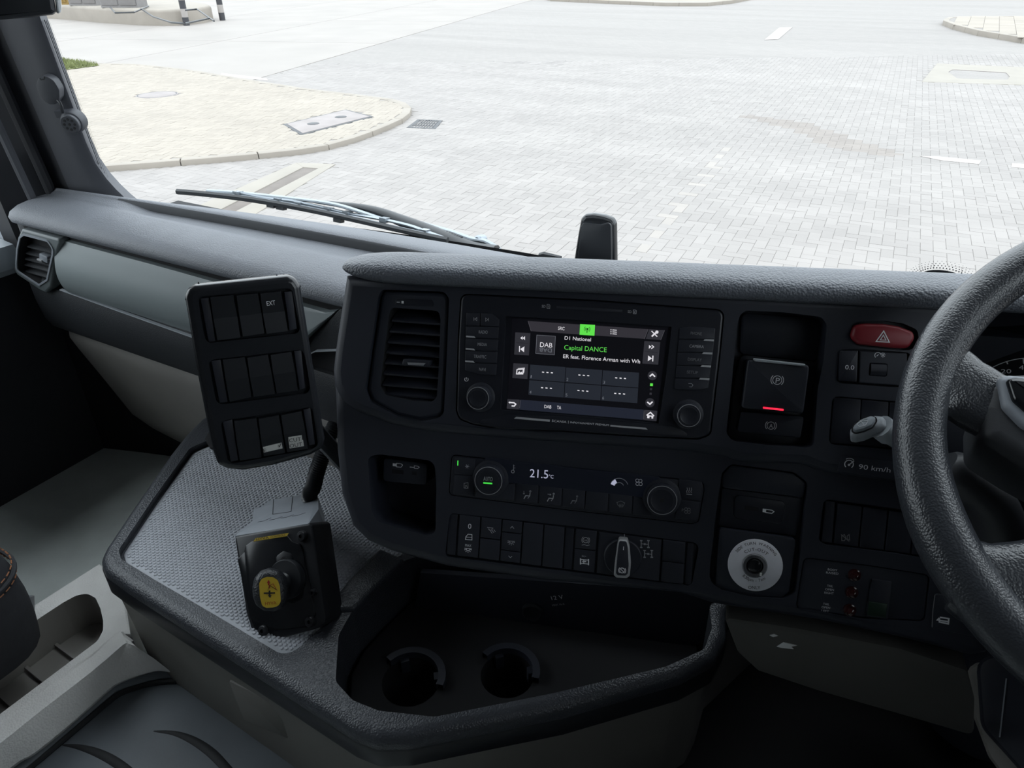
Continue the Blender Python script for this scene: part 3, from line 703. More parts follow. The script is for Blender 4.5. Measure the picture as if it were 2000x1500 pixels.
# box housing at the top left
fv = Fr(atd(60, 0, 1.05), RGT + UPV * .06, CP - atd(60, 0, 1.05))
root = empty('overhead_housing', fv.P(0, 0, 0), 'black box-shaped housing with a white end at the top left corner', 'housing')
block(fv, rp(fv.pxs([(-90, -80), (96, -80), (110, 24), (104, 29), (60, 34), (-90, 46)]), .004), -.06, 0, .006, 'housing_body', 'black', root)
block(fv, rp(fv.pxs([(100, -80), (113, -80), (121, 14), (119, 24), (112, 28)]), .002), -.05, -.004, .002, 'end_cap', 'cream', root)
# exterior mirror seen through the passenger window
fm = Fr(atd(0, 430, 1.95), RGT, CP - atd(0, 430, 1.95))
root = empty('door_mirror', fm.P(0, 0, -.05), 'grey exterior mirror housing beyond the passenger window', 'mirror')
block(fm, rp(fm.pxs([(-120, 390), (-10, 398), (18, 425), (30, 466), (26, 500), (-120, 505)]), .03), -.10, 0, .035, 'mirror_housing', 'stalk', root, 4)
mb = MB(); mb.tube([fm.P(-.1, -.06, -.05), fm.P(-.05, -.12, 0), V((XL + .0 - .08, .74, 1.70))], .02, 8); mb.build('mirror_arm', 'black', root)

# ================================================================== DASHBOARD
PA, PT = rad(30 - 11.3), rad(26.3)
_U = V((math.cos(PA), math.sin(PA), 0)); _W = V((-math.sin(PA), math.cos(PA), 0)); _Vv = V((0, 0, 1)) * math.cos(PT) + _W * math.sin(PT)
FP = Fr(atd(1145, 727, .76), _U, _U.cross(_Vv))
dash = empty('dashboard', (-.6, .75, 1.4), 'charcoal truck dashboard with padded top and angled centre panel', 'dashboard')
FD = Fr((-1.0, .70, 1.75), (1, 0, 0), (0, -1, 0))
# passenger side top pad: one profile lofted across the cab
def dash_sec(x):
    k = (WSY(x, 1.84) - .015 - .78) / .18; rf = max(0.0, min(1.0, (x + 1.30) / .10)); rf = rf * rf * (3 - 2 * rf)
    le = max(0.0, min(1.0, (-1.45 - x) / .085)); le = le * le
    base = [(.712, 1.815), (.704, 1.8175), (.694, 1.824), (.692, 1.832), (.698, 1.841), (.715, 1.8485), (.745, 1.853), (.772, 1.854), (.780, 1.8535)]
    rec = [(.786, 1.8515), (.80, 1.848), (.828, 1.8465), (.834, 1.847), (.8365, 1.857), (.840, 1.8605), (.850, 1.8625), (.870, 1.859), (.905, 1.851), (.96, 1.825), (.975, 1.80)]
    flat = [1.8545, 1.856, 1.858, 1.859, 1.860, 1.8608, 1.8625, 1.859, 1.851, 1.825, 1.80]
    out = []
    for y, z in base: out.append(V((x, y + le * .05, z - le * .018)))
    for (y, z), zf in zip(rec, flat): out.append(V((x, .78 + (y - .78) * k + le * .05 * max(0, 1 - (y - .78) / .18), (z * rf + zf * (1 - rf)) - le * .018)))
    return out
xs = [-1.535, -1.52, -1.505, -1.49, -1.47, -1.45, -1.42, -1.39, -1.36] + [-1.34 + i * .02 for i in range(10)] + [-1.14 + i * .06 for i in range(16)]
mb = MB(); mb.rings([dash_sec(x) for x in xs][::-1], False, flip=True); s_ = dash_sec(xs[0]); mb.add(s_, [tuple(range(len(s_)))])
nP = len(s_) - 1
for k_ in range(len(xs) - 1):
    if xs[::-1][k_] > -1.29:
        for i_ in (12, 13): mb.mi[k_ * nP + i_] = 1  # rear wall of the recess takes a darker colour
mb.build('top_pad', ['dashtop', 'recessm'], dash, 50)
# backing and lower fascia behind the lid
prof = [(.716, 1.820), (.716, 1.70), (.703, 1.697), (.699, 1.690), (.699, 1.655), (.703, 1.62), (.712, 1.598), (.73, 1.590), (.80, 1.585)]
mb = MB(); 
def lowsec(x):
    le = max(0, (-1.49 - x) / .05); return [V((x, y + le * le * .05, z)) for y, z in prof]
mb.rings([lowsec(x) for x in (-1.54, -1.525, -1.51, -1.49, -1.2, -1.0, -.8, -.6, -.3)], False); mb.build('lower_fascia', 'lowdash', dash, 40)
block(FD, [(x, z - 1.75) for x, z in [(-.46, 1.822), (.36, 1.822), (.36, 1.70), (-.46, 1.70)]], -.014, -.009, 0, 'lid_surround', 'gap', dash)
# side shelf right of the slanted lid end
block(FD, FD.pxs([(664, 603), (700, 610), (700, 682), (645, 682), (617, 686), (590, 700), (616, 655)]), -.010, .001, .002, 'fascia_return', 'lowdash', dash)
mb = MB(); mb.stroke(FD, FD.pxs([(117, 566), (244, 612), (371, 657), (545, 722), (616, 686), (700, 683)], .006), .0016, .001, th=.006); mb.build('bright_trim_line', 'stalkm', dash)
lidp = FD.pxs([(135, 469), (300, 514), (470, 561), (654, 611), (612, 651), (560, 702), (366, 646), (240, 603), (112, 558), (110, 520), (118, 496)])
lp = ccw(lidp); mb = MB(); rs = []
zs_ = [p[1] for p in lp]; zmin, zmax = min(zs_), max(zs_)
# bulged lid: slice the outline into horizontal bands and push the middle forward
def bulge(u, v):
    t = min(1, max(0, (.068 - v) / .125)); return .017 * math.sin(math.pi * t ** 1.4)
nU = 36; cols = []
def lid_top(u): 
    K = [FD.px(*p) for p in [(118, 466), (300, 514), (470, 561), (655, 611)]]
    for a, b in zip(K, K[1:]):
        if u <= b[0] or b is K[-1]: return a[1] + (b[1] - a[1]) * (u - a[0]) / (b[0] - a[0])
def lid_bot(u):
    K = [FD.px(*p) for p in [(110, 559), (240, 603), (366, 646), (556, 707), (612, 652), (655, 612)]]
    for a, b in zip(K, K[1:]):
        if u <= b[0] or b is K[-1]: return a[1] + (b[1] - a[1]) * (u - a[0]) / (b[0] - a[0])
u0 = FD.px(124, 520)[0]; u1 = FD.px(655, 611)[0]
rings_ = []
for i in range(nU + 1):
    u = u0 + (u1 - u0) * i / nU; t_, b_ = lid_top(u) - .003, lid_bot(u) + .002
    if t_ < b_ + .001: t_ = b_ + .001
    col_ = [FD.P(u, t_, -.010), FD.P(u, t_, bulge(u, t_) - .001)]
    for k in range(1, 12):
        v = t_ + (b_ - t_) * k / 12; col_.append(FD.P(u, v, bulge(u, v)))
    col_ += [FD.P(u, b_, bulge(u, b_) - .001), FD.P(u, b_, -.010)]; rings_.append(col_)
mb.rings(rings_[::-1], False, flip=True); mb.build('glovebox_lid', 'lid', dash, 45)
# knee panel
prof = [(.74, 1.592), (.728, 1.584), (.726, 1.570), (.735, 1.54), (.765, 1.45), (.80, 1.34), (.86, 1.24), (.95, 1.20)]
mb = MB(); 
def kneesec(x):
    le = max(0, (-1.47 - x) / .10); return [V((x, y + le * le * .14, z)) for y, z in prof]
mb.rings([kneesec(x) for x in (-1.60, -1.57, -1.54, -1.51, -1.47, -1.36, -1.27, -1.2, -1.0, -.8, -.6, -.3)], False); mb.build('knee_panel', 'knee', dash, 50)
# passenger air vent
zw = Z(0, 370, 4.545)
vo_ = FD.pxs([zw(*p) for p in [(238, 338), (592, 432), (560, 520), (520, 660), (497, 850), (448, 905), (405, 885), (195, 745), (168, 690), (185, 530), (212, 390)]])
vi_ = FD.pxs([zw(*p) for p in [(262, 385), (475, 440), (522, 510), (517, 570), (468, 785), (395, 832), (200, 705), (195, 640), (205, 510), (228, 410)]])
vent = plate(FD, rp(vo_, .006), [(rp(vi_, .008), .045)], -.05, .010, .004, 'side_vent', ['ventm', 'gap'], dash)
mb = MB(); q = rp(vi_, .008); mb.stroke(FD, q, .0035, .0098, True, .0022); mb.build('vent_trim', 'stalk', vent)
for i, (a, b) in enumerate([((285, 470), (520, 530)), ((272, 530), (512, 585)), ((262, 580), (500, 635)), ((258, 632), (490, 690)), ((262, 690), (478, 745)), ((330, 760), (470, 790))]):
    pa, pb = FD.px(*zw(*a), -.01), FD.px(*zw(*b), -.01); fr = Fr(FD.P(*pa, -.014), FD.P(*pb, -.014) - FD.P(*pa, -.014), V((0, -.35, 1)))
    L = (V(pb) - V(pa)).length; mb = MB(); mb.prism(fr, [(0, -.016), (L, -.016), (L, .012), (0, .012)], -.0012, .0012, .0006); mb.build('vent_slat', 'lowdash', vent)
p = FD.px(*zw(365, 610), .004); block(FD, rp([(p[0] - .014, p[1] - .006), (p[0] + .010, p[1] - .010), (p[0] + .018, p[1] + .004), (p[0] - .006, p[1] + .008)], .003), -.016, .002, .002, 'vent_tab', 'stalk', vent)
p = FD.px(*zw(350, 628), .004); block(FD, rp([(p[0] - .009, p[1] - .0022), (p[0] + .006, p[1] - .0035), (p[0] + .007, p[1] + .001), (p[0] - .008, p[1] + .002)], .001), .001, .0045, .001, 'vent_tab_inlay', 'silver2', vent)
p = FD.px(*zw(478, 660), .004); block(FD, rp([(p[0] - .003, p[1] - .008), (p[0] + .002, p[1] - .008), (p[0] + .003, p[1] + .007), (p[0] - .001, p[1] + .008)], .001), -.02, .002, .001, 'vent_wheel', 'silver', vent)

# ---- centre panel: upper and lower facia
zv, z8, z9, zc, zr, zl = Z(640, 500, 4.166), Z(880, 560, 3.7037), Z(1000, 610, 6.523), Z(700, 860, 2.857), Z(1400, 580, 5), Z(1380, 860, 3.75)
zb = Z(1300, 620, 6.25)
UO = FP.pxs([(672, 536), (662, 600), (650, 680), (645, 725), (648, 755), (662, 784), (692, 806), (760, 832), (830, 846), (960, 858), (1150, 872), (1320, 884), (1415, 896), (1440, 906), (1570, 912), (1602, 926), (1760, 948), (1900, 965), (1905, 590)])
INFO = rp(FP.pxs([z8(*p) for p in [(72, 48), (1050, 95), (1985, 165), (1955, 480), (1885, 1075), (1790, 1108), (1300, 1085), (800, 1050), (380, 1040), (160, 1000), (62, 962), (38, 900), (50, 400)]]), .008)
VENT = rp(FP.pxs([zv(*p) for p in [(440, 272), (950, 290), (988, 345), (965, 900), (945, 1285), (900, 1318), (740, 1350), (560, 1310), (345, 1192), (303, 1090), (345, 780), (412, 330)]]), .008)
PARK = rp(FP.pxs([zr(*p) for p in [(235, 130), (640, 148), (1025, 195), (1075, 270), (1040, 640), (985, 900), (950, 1445), (880, 1475), (500, 1450), (150, 1410), (92, 1330), (150, 800), (195, 300)]]), .009)
HAZ = rp(FP.pxs([zr(*p) for p in [(1285, 390), (1330, 255), (1440, 232), (1640, 232), (1820, 258), (1960, 320), (1975, 420), (1900, 520), (1780, 520), (1380, 480)]]), .006)
DIM = rp(FP.pxs([zr(*p) for p in [(1200, 512), (1385, 505), (1900, 545), (1890, 880), (1700, 880), (1165, 838)]]), .005)
BLK = rp(FP.pxs([zr(*p) for p in [(1130, 965), (1980, 1040), (1960, 1510), (1090, 1440)]]), .006)
o_ = plate(FP, UO, [(INFO, .012), (VENT, .05), (PARK, .030), (HAZ, .010), (DIM, .008), (BLK, .010)], -.09, 0, .012, 'upper_facia', ['facia', 'facia2'], dash, 4)
LN = -.006
LO = FP.pxs([(648, 735), (651, 800), (653, 880), (662, 965), (684, 1030), (715, 1060), (760, 1080), (870, 1110), (1060, 1138), (1330, 1163), (1395, 1184), (1480, 1198), (1600, 1216), (1760, 1250), (1900, 1286), (1935, 1280), (1935, 900), (1600, 880), (1200, 840), (720, 760)], LN)
USBP = rp(FP.pxs([zc(*p) for p in [(50, 90), (120, 78), (425, 115), (435, 260), (430, 520), (370, 530), (110, 455), (75, 400)]], LN), .010)
CLIM = rp(FP.pxs([zc(*p) for p in [(520, 78), (1100, 140), (1925, 228), (1932, 280), (1900, 455), (1860, 468), (1200, 395), (515, 308), (505, 285)]], LN), .005)
SWB = rp(FP.pxs([zc(*p) for p in [(510, 405), (1200, 480), (1885, 572), (1900, 600), (1862, 800), (1840, 812), (1200, 735), (495, 650), (485, 625)]], LN), .005)
STW = rp(FP.pxs([zl(*p) for p in [(112, 240), (178, 172), (640, 232), (742, 310), (735, 400), (655, 1120), (575, 1160), (350, 1150), (110, 1100), (40, 1050), (20, 985), (60, 600)]], LN), .008)
ROCK = rp(FP.pxs([zl(*p) for p in [(858, 428), (1420, 505), (2000, 590), (1950, 930), (1400, 830), (870, 765), (820, 735)]], LN), .006)
LAMP = rp(FP.pxs([zl(*p) for p in [(710, 855), (1200, 915), (1640, 985), (1600, 1330), (1150, 1305), (650, 1240)]], LN), .006)
plate(FP, LO, [(USBP, .055), (CLIM, .010), (SWB, .010), (STW, .012), (ROCK, .010), (LAMP, .006)], -.10, LN, .012, 'lower_facia', ['facia2', 'facia2'], dash, 4)
# centre pad over the facia
top = [(672, 536), (1905, 590)]
A_, B_ = FP.P(*FP.px(672, 534)), FP.P(*FP.px(1880, 588)); pd = (B_ - A_); pd.z = 0; pd = pd.normalized(); pw = V((-pd.y, pd.x, 0))
pprof = [(.06, -.012), (.004, -.010), (-.006, -.007), (-.0108, -.002), (-.0105, .004), (-.0070, .0092), (-.001, .0124), (.008, .0140), (.020, .0148), (.030, .0146), (.037, .0132), (.046, .0085), (.062, -.001), (.10, -.03), (.18, -.08)]
mb = MB(); rs = []
Lp = (B_ - A_).length; zsl = (B_.z - A_.z) / Lp
us = [-.004, .0, .006, .014, .024, .036, .05, .06, .07, .08, .12] + [.12 + i * .05 for i in range(1, 22)]
for u in us:
    f = max(0.0, min(1.0, (u + .006) / .075)); f = math.sqrt(max(.02, 1 - (1 - f) ** 2))
    rs.append([A_ + pd * u + pw * (w_ * (f if w_ < 0.02 else 1) + (.012 * (1 - f))) + V((0, 0, zsl * u + (.004 + (z_ - .004) * f if w_ < .025 else z_ - (1 - f) * .016))) for w_, z_ in pprof])
mb.rings(rs, False); mb.add(rs[0], [tuple(range(len(pprof)))[::-1]]); mb.build('centre_pad', 'pad', dash, 60)
fe = Fr(A_ + pd * .60, pd, -pw); block(fe, [(0, -.45), (.60, -.45), (.60, -.07), (0, -.07)], -.13, -.10, .004, 'driver_fascia', 'facia', dash)
# centre air vent
vent = dash
VN = -.004
vi_ = rp(FP.pxs([zv(*p) for p in [(520, 420), (905, 445), (918, 520), (905, 900), (888, 1150), (850, 1185), (700, 1180), (470, 1130), (425, 1060), (455, 820), (500, 480)]], VN), .006)
vf = plate(FP, inset(ccw(VENT), .0012), [(vi_, .035)], -.045, VN, .004, 'centre_vent', ['facia', 'gap'], dash)
for i, (a, b) in enumerate([((515, 515), (912, 545)), ((498, 603), (910, 632)), ((482, 692), (905, 718)), ((470, 778), (900, 803)), ((460, 862), (897, 885)), ((448, 950), (892, 975)), ((440, 1040), (890, 1062)), ((455, 1118), (885, 1140))]):
    pa, pb = FP.px(*zv(*a), VN), FP.px(*zv(*b), VN); o0 = FP.P(*pa, VN - .005); fr = Fr(o0, FP.P(*pb, VN - .005) - o0, FP.V + FP.N * .55)
    L = (FP.P(*pb) - FP.P(*pa)).length; mb = MB(); mb.prism(fr, [(0.0, -.003), (L, -.003), (L, .024), (0.0, .024)], -.0012, .0012, .0005); mb.build('vent_slat', 'button', vf)
for x_ in (690, 755):
    pa, pb = FP.px(*zv(x_ + 12, 470), VN), FP.px(*zv(x_ - 12, 1150), VN); mb = MB(); mb.stroke(FP, [pa, pb], .0016, VN - .03, th=.012); mb.build('vent_vane', 'button', vf)
tb = block(FP, rp(FP.pxs([zv(*p) for p in [(615, 835), (840, 850), (815, 905), (600, 890)]], 0), .002), -.016, .0005, .0015, 'vent_tab', 'button', vf)
block(FP, FP.pxs([zv(*p) for p in [(648, 866), (796, 872), (778, 893), (655, 886)]], .001), .0003, .0016, .0005, 'tab_inlay', 'silver', tb)
sl_ = block(FP, rp(FP.pxs([zv(*p) for p in [(552, 345), (850, 355), (872, 412), (548, 398)]], VN), .003), VN - .004, VN + .0006, .0006, 'vent_slider', 'module', vf)
block(FP, FP.pxs([zv(*p) for p in [(603, 366), (620, 367), (620, 387), (603, 386)]], VN), VN + .0005, VN + .0010, 0, 'slider_mark', 'whitep', sl_)
block(FP, FP.pxs([zv(*p) for p in [(564, 373), (588, 374), (588, 379), (564, 378)]], VN), VN + .0005, VN + .0010, 0, 'slider_mark', 'whitep', sl_)

def lab(s, z, a, b, h, m_, parent, n, name='lettering', fr=None, sc=1.0): return text(s, fr or FP, z(*a), z(*b), h, m_, parent, n, name)
def btn(z, pts, n0, n1, r, m_, parent, name='button', bev=.0007, fr=None):
    fr = fr or FP; return block(fr, rp(fr.pxs([z(*p) for p in pts], n1), r, 3), n0, n1, bev, name, m_, parent)
class Ico:
    def __init__(s, z, n, fr=None): s.z = z; s.n = n; s.mb = MB(); s.fr = fr or FP
    def l(s, pts, wd=.0005, closed=False): s.mb.stroke(s.fr, s.fr.pxs([s.z(*p) for p in pts], s.n), wd, s.n, closed, .0002); return s
    def p(s, pts): s.mb.poly(s.fr, s.fr.pxs([s.z(*p) for p in pts], s.n), s.n, .0002); return s
    def c(s, ctr, r, wd=.0005, a0=None, a1=None):
        q = s.fr.px(*s.z(*ctr), s.n); q2 = s.fr.px(*s.z(ctr[0] + r, ctr[1]), s.n); R_ = math.hypot(q2[0] - q[0], q2[1] - q[1])
        if a0 is None: s.mb.ring(s.fr, q, R_, wd, s.n)
        else: s.mb.arc(s.fr, q, R_, a0, a1, wd, s.n)
        return s
    def d(s, ctr, r):
        q = s.fr.px(*s.z(*ctr), s.n); q2 = s.fr.px(*s.z(ctr[0] + r, ctr[1]), s.n); s.mb.poly(s.fr, circ(q, math.hypot(q2[0] - q[0], q2[1] - q[1]), 12), s.n, .0002); return s
    def done(s, m_, parent, name='icon'): return s.mb.build(name, m_, parent, 0)

# ================================================================== INFOTAINMENT UNIT
iu = empty('infotainment_unit', FP.P(0, -.06, 0), 'infotainment unit with lit radio screen, side buttons and two knobs', 'car radio')
SCR = FP.pxs([z8(*p) for p in [(400, 213), (900, 240), (1600, 290), (1560, 640), (1505, 990), (1000, 940), (362, 890), (380, 560)]], 0)
IN = .0012
plate(FP, inset(ccw(INFO), .0012), [(SCR, .0045)], -.010, IN, .002, 'bezel', ['module', 'module'], iu, 2)
block(FP, rp(FP.pxs([z8(*p) for p in [(115, 985), (400, 925), (800, 940), (1300, 985), (1620, 1010), (1770, 1090), (1300, 1068), (800, 1035), (380, 1022)]], IN), .004), IN - .001, IN + .0012, .0008, 'lower_lip', 'module', iu)
DN = IN - .0042
disp = block(FP, FP.pxs([z8(*p) for p in [(445, 228), (1575, 300), (1555, 420), (1490, 975), (408, 872)]], DN), DN - .002, DN, 0, 'display', 'e_back', iu)
S = DN + .0002
def quad(z, pts, m_, parent=disp, n=S, name='screen_tile', th=.0001):
    mb = MB(); mb.poly(FP, FP.pxs([z(*p) for p in pts], n), n, th); return mb.build(name, m_, parent, 0)
quad(z9, [(203, 110), (1735, 215), (1690, 338), (243, 240)], 'e_bar')
quad(z9, [(1748, 215), (1945, 228), (1895, 352), (1703, 338)], 'e_tile2')
for ln in ([(203, 110), (243, 240)], [(1735, 215), (1688, 338)], [(1945, 228), (1895, 352)]): Ico(z9, S + .0001).l(ln, .00025).done('e_line', disp, 'screen_line')
quad(z9, [(868, 150), (1058, 160), (1050, 298), (860, 286)], 'e_green', n=S + .0001)
Ico(z9, S + .0003).l([(958, 215), (955, 262)], .0007).d((958, 212), 12).c((958, 214), 24, .0004, -50, 50).c((958, 214), 24, .0004, 130, 230).c((958, 214), 38, .0004, -50, 50).c((958, 214), 38, .0004, 130, 230).done('e_dark', disp, 'screen_icon')
quad(z9, [(42, 254), (235, 266), (215, 550), (28, 538)], 'e_tile2'); quad(z9, [(1687, 365), (1888, 380), (1862, 668), (1660, 652)], 'e_tile2')
Ico(z9, S + .0001).l([(52, 384), (212, 396)], .0002).l([(1692, 497), (1855, 512)], .0002).done('e_back', disp, 'screen_line')
quad(z9, [(18, 648), (208, 660), (196, 850), (4, 836)], 'e_tile2')
for r in range(2):
    for c_ in range(3):
        P00 = (228 - r * 12, 664 + r * 198); xs_ = [0, 458, 926, 1395]; ys_ = [0, 36, 73, 108]
        x0, x1 = P00[0] + xs_[c_] + 4, P00[0] + xs_[c_ + 1] - 4; y0, y1 = P00[1] + ys_[c_] + c_ * 0, P00[1] + ys_[c_ + 1]
        quad(z9, [(x0, y0 + 2), (x1, y1 - 2), (x1 - 11, y1 + 188), (x0 - 11, y0 + 188)], 'e_tile')
        xm, ym = (x0 + x1) / 2 - 5, (y0 + y1) / 2 + 84
        ic = Ico(z9, S + .0002)
        for k in (-1, 0, 1): ic.l([(xm + k * 56 - 13, ym + k * 4 - 1), (xm + k * 56 + 13, ym + k * 4 + 2)], .0010)
        ic.done('e_white', disp, 'screen_icon')
        lab('123456'[r * 3 + c_], z9, (x0 + 3, y0 + 172), (x0 + (26 if r * 3 + c_ else 16), y0 + 174), 6, 'e_grey', disp, S + .0002, 'screen_text')
quad(z9, [(-58, 1106), (96, 1112), (88, 1238), (-68, 1226)], 'e_tile2'); quad(z9, [(106, 1112), (1680, 1240), (1668, 1370), (94, 1240)], 'e_bot'); quad(z9, [(1690, 1242), (1852, 1256), (1840, 1388), (1676, 1370)], 'e_tile2')
Ico(z9, S + .0001).l([(104, 1118), (97, 1222)], .0003).l([(1684, 1252), (1674, 1362)], .0003).done('e_line', disp, 'screen_line')
lab('SRC', z9, (586, 222), (668, 228), 6.6, 'e_white', disp, S + .0002, 'screen_text')
lab('D1 National', z9, (670, 347), (1004, 370), 7.2, 'e_white', disp, S + .0002, 'screen_text')
lab('Capital DANCE', z9, (664, 474), (1205, 508), 9.6, 'e_gtext', disp, S + .0002, 'screen_text')
lab('ER feat. Florence Arman with Wh', z9, (652, 582), (1630, 652), 8.0, 'e_white', disp, S + .0002, 'screen_text')
lab('DAB', z9, (412, 1220), (500, 1226), 6.8, 'e_white', disp, S + .0002, 'screen_text'); lab('TA', z9, (572, 1232), (624, 1236), 6.8, 'e_white', disp, S + .0002, 'screen_text')
quad(z9, [(316, 289), (553, 305), (540, 542), (302, 524)], 'e_tile2'); Ico(z9, S + .0002).l([(316, 289), (553, 305), (540, 542), (302, 524)], .00035, True).done('e_grey', disp, 'screen_line')
lab('DAB', z9, (356, 440), (512, 450), 9.5, 'e_white', disp, S + .0003, 'screen_text')
mbx = lab('DAB', z9, (508, 462), (352, 450), 8, 'e_grey', disp, S + .0002, 'screen_text')
Ico(z9, S + .0002).p([(135, 304), (106, 327), (135, 351)]).p([(165, 304), (136, 328), (165, 354)]).done('e_white', disp, 'screen_icon')
Ico(z9, S + .0002).p([(91, 430), (101, 431), (99, 504), (89, 503)]).p([(158, 434), (104, 468), (153, 508)]).done('e_white', disp, 'screen_icon')
Ico(z9, S + .0002).p([(1746, 416), (1776, 440), (1743, 464)]).l([(1778, 418), (1806, 441), (1774, 464)], .0009).done('e_white', disp, 'screen_icon')
Ico(z9, S + .0002).p([(1735, 550), (1785, 588), (1730, 622)]).p([(1788, 552), (1803, 553), (1799, 626), (1785, 625)]).done('e_white', disp, 'screen_icon')
Ico(z9, S + .0002).l([(64, 730), (145, 722), (138, 785), (58, 785)], .0010, True).p([(70, 775), (95, 750), (110, 770), (125, 755), (132, 780)]).l([(75, 716), (158, 708), (150, 770)], .0006).done('e_white', disp, 'screen_icon')
ic = Ico(z9, S + .0002)
for k in range(3): ic.d((1261, 223 + k * 25), 7).p([(1280, 219 + k * 25), (1336, 223 + k * 25), (1334, 233 + k * 25), (1278, 229 + k * 25)])
ic.done('e_white', disp, 'screen_icon')
Ico(z9, S + .0002).l([(1778, 238), (1850, 310)], .0010).l([(1780, 308), (1850, 245)], .0016).c((1846, 252), 14, .0010).done('e_white', disp, 'screen_icon')
for ctr, up in (((1788, 806), 1), ((1757, 1152), -1)):
    q = FP.px(*z9(*ctr), S); mb = MB(); mb.poly(FP, circ(q, .0047, 24), S, .0001); mb.build('screen_button', 'e_tile2', disp, 0)
    Ico(z9, S + .0002).l([(ctr[0] - 34, ctr[1] + 10 * up), (ctr[0], ctr[1] - 18 * up), (ctr[0] + 34, ctr[1] + 14 * up)], .0014).done('e_white', disp, 'screen_icon')
quad(z9, [(1760, 904), (1796, 906), (1794, 940), (1758, 938)], 'e_green'); quad(z9, [(1758, 964), (1786, 966), (1784, 992), (1756, 990)], 'e_tile2'); quad(z9, [(1753, 1022), (1782, 1024), (1780, 1052), (1751, 1050)], 'e_tile2')
Ico(z9, S + .0002).l([(-38, 1148), (25, 1152), (48, 1170), (30, 1194), (-5, 1192)], .0013).p([(-45, 1147), (-25, 1134), (-26, 1164)]).done('e_white', disp, 'screen_icon')
Ico(z9, S + .0002).p([(1724, 1310), (1800, 1318), (1798, 1354), (1776, 1352), (1777, 1330), (1752, 1328), (1750, 1350), (1722, 1347)]).l([(1714, 1313), (1764, 1275), (1810, 1322)], .0012).done('e_white', disp, 'screen_icon')
# side buttons
BN = IN + .0016
b_ = btn(z8, [(112, 186), (212, 190), (210, 284), (110, 280)], 0, BN, .0008, 'button', iu); Ico(z8, BN).l([(169, 222), (169, 246)], .0004).l([(190, 224), (174, 234), (190, 246)], .0004, True).done('e_print2', b_)
b_ = btn(z8, [(218, 190), (300, 194), (351, 238), (349, 289), (216, 284)], 0, BN, .0008, 'button', iu); Ico(z8, BN).l([(275, 226), (275, 250)], .0004).l([(254, 226), (270, 238), (254, 250)], .0004, True).done('e_print2', b_)
for (s, pts, a, b, led) in (('RADIO', [(110, 287), (348, 294), (344, 378), (108, 368)], (204, 338), (268, 340), (113, 354)), ('MEDIA', [(108, 374), (344, 383), (338, 466), (106, 458)], (196, 427), (263, 430), (110, 444)),
                            ('TRAFFIC', [(106, 463), (338, 471), (332, 555), (103, 546)], (168, 514), (258, 519), (106, 533)), ('NAVI', [(103, 550), (332, 560), (328, 643), (210, 637), (104, 603)], (206, 607), (254, 611), None)):
    b_ = btn(z8, pts, 0, BN, .0008, 'button', iu); lab(s, z8, a, b, 6.2, 'e_print2', b_, BN)
    if led: block(FP, FP.pxs([z8(led[0], led[1]), z8(led[0] + 58, led[1] + 4), z8(led[0] + 68, led[1] + 17), z8(led[0], led[1] + 11)], BN), BN - .001, BN + .0003, 0, 'indicator', 'e_print2', b_)
for (s, pts, a, b, led) in (('PHONE', [(172, 130), (300, 108), (605, 130), (597, 268), (165, 262)], (304, 208), (440, 218), (462, 264)), ('CAMERA', [(162, 276), (595, 282), (578, 428), (148, 422)], (290, 366), (466, 376), (443, 424)),
                            ('DISPLAY', [(146, 434), (575, 440), (556, 585), (136, 580)], (270, 526), (440, 538), (425, 582)), ('SETUP', [(134, 592), (552, 598), (538, 742), (122, 736)], (258, 682), (392, 692), (406, 738)), ('', [(118, 752), (534, 758), (520, 868), (400, 892), (125, 880), (104, 860)], None, None, None)):
    b_ = btn(zb, pts, 0, BN, .0008, 'button', iu)
    if s: lab(s, zb, a, b, 6.2, 'e_print3' if s != 'CAMERA' else 'e_print2', b_, BN)
    else: Ico(zb, BN).l([(278, 806), (318, 808), (334, 826), (318, 848), (290, 846)], .0005).done('e_print2', b_)
    if led: block(FP, FP.pxs([zb(led[0] + 18, led[1]), zb(led[0] + 130, led[1] + 4), zb(led[0] + 127, led[1] + 28), zb(led[0], led[1] + 20)], BN), BN - .001, BN + .0003, 0, 'indicator', 'e_print2', b_)
def knob(z, ctr, rpx, parent, h=.014, ringm='silver2', n=IN, r2=1.36):
    q = FP.px(*z(*ctr), n + h); q2 = FP.px(*z(ctr[0] + rpx, ctr[1]), n + h); R_ = math.hypot(q2[0] - q[0], q2[1] - q[1])
    mb = MB(); mb.lathe(FP, q, [(R_ * r2, n - .001), (R_ * r2, n + .001), (R_ * 1.25, n + .0016), (R_ * 1.10, n + .002), (R_ * 1.06, n + h * .6), (R_ * 1.02, n + h - .0012), (R_ * .97, n + h)], 40, True, True); k = mb.build('knob', 'button', parent)
    mb = MB(); mb.ring(FP, q, R_, .0006, n + h - .0004, 48); mb.build('knob_ring', ringm, k)
    mb = MB(); mb.lathe(FP, q, [(R_ * .80, n + h - .0005), (R_ * .78, n + h + .0006), (R_ * .70, n + h + .0002)], 40, True, True); mb.build('knob_face', 'module', k)
    return k, q, R_
knob(z8, (197, 807), 78, iu); knob(z8, (1725, 933), 83, iu)
Ico(z8, IN).c((115, 670), 13, .0005, -230, 50).l([(116, 655), (115, 672)], .0005).done('e_print', iu, 'power_symbol')
lab('SD', z8, (660, 150), (686, 152), 5.2, 'e_print2', iu, IN); Ico(z8, IN).l([(699, 128), (712, 128), (719, 134), (718, 157), (698, 156)], .0004, True).l([(708, 135), (708, 150)], .0004).done('e_print2', iu)
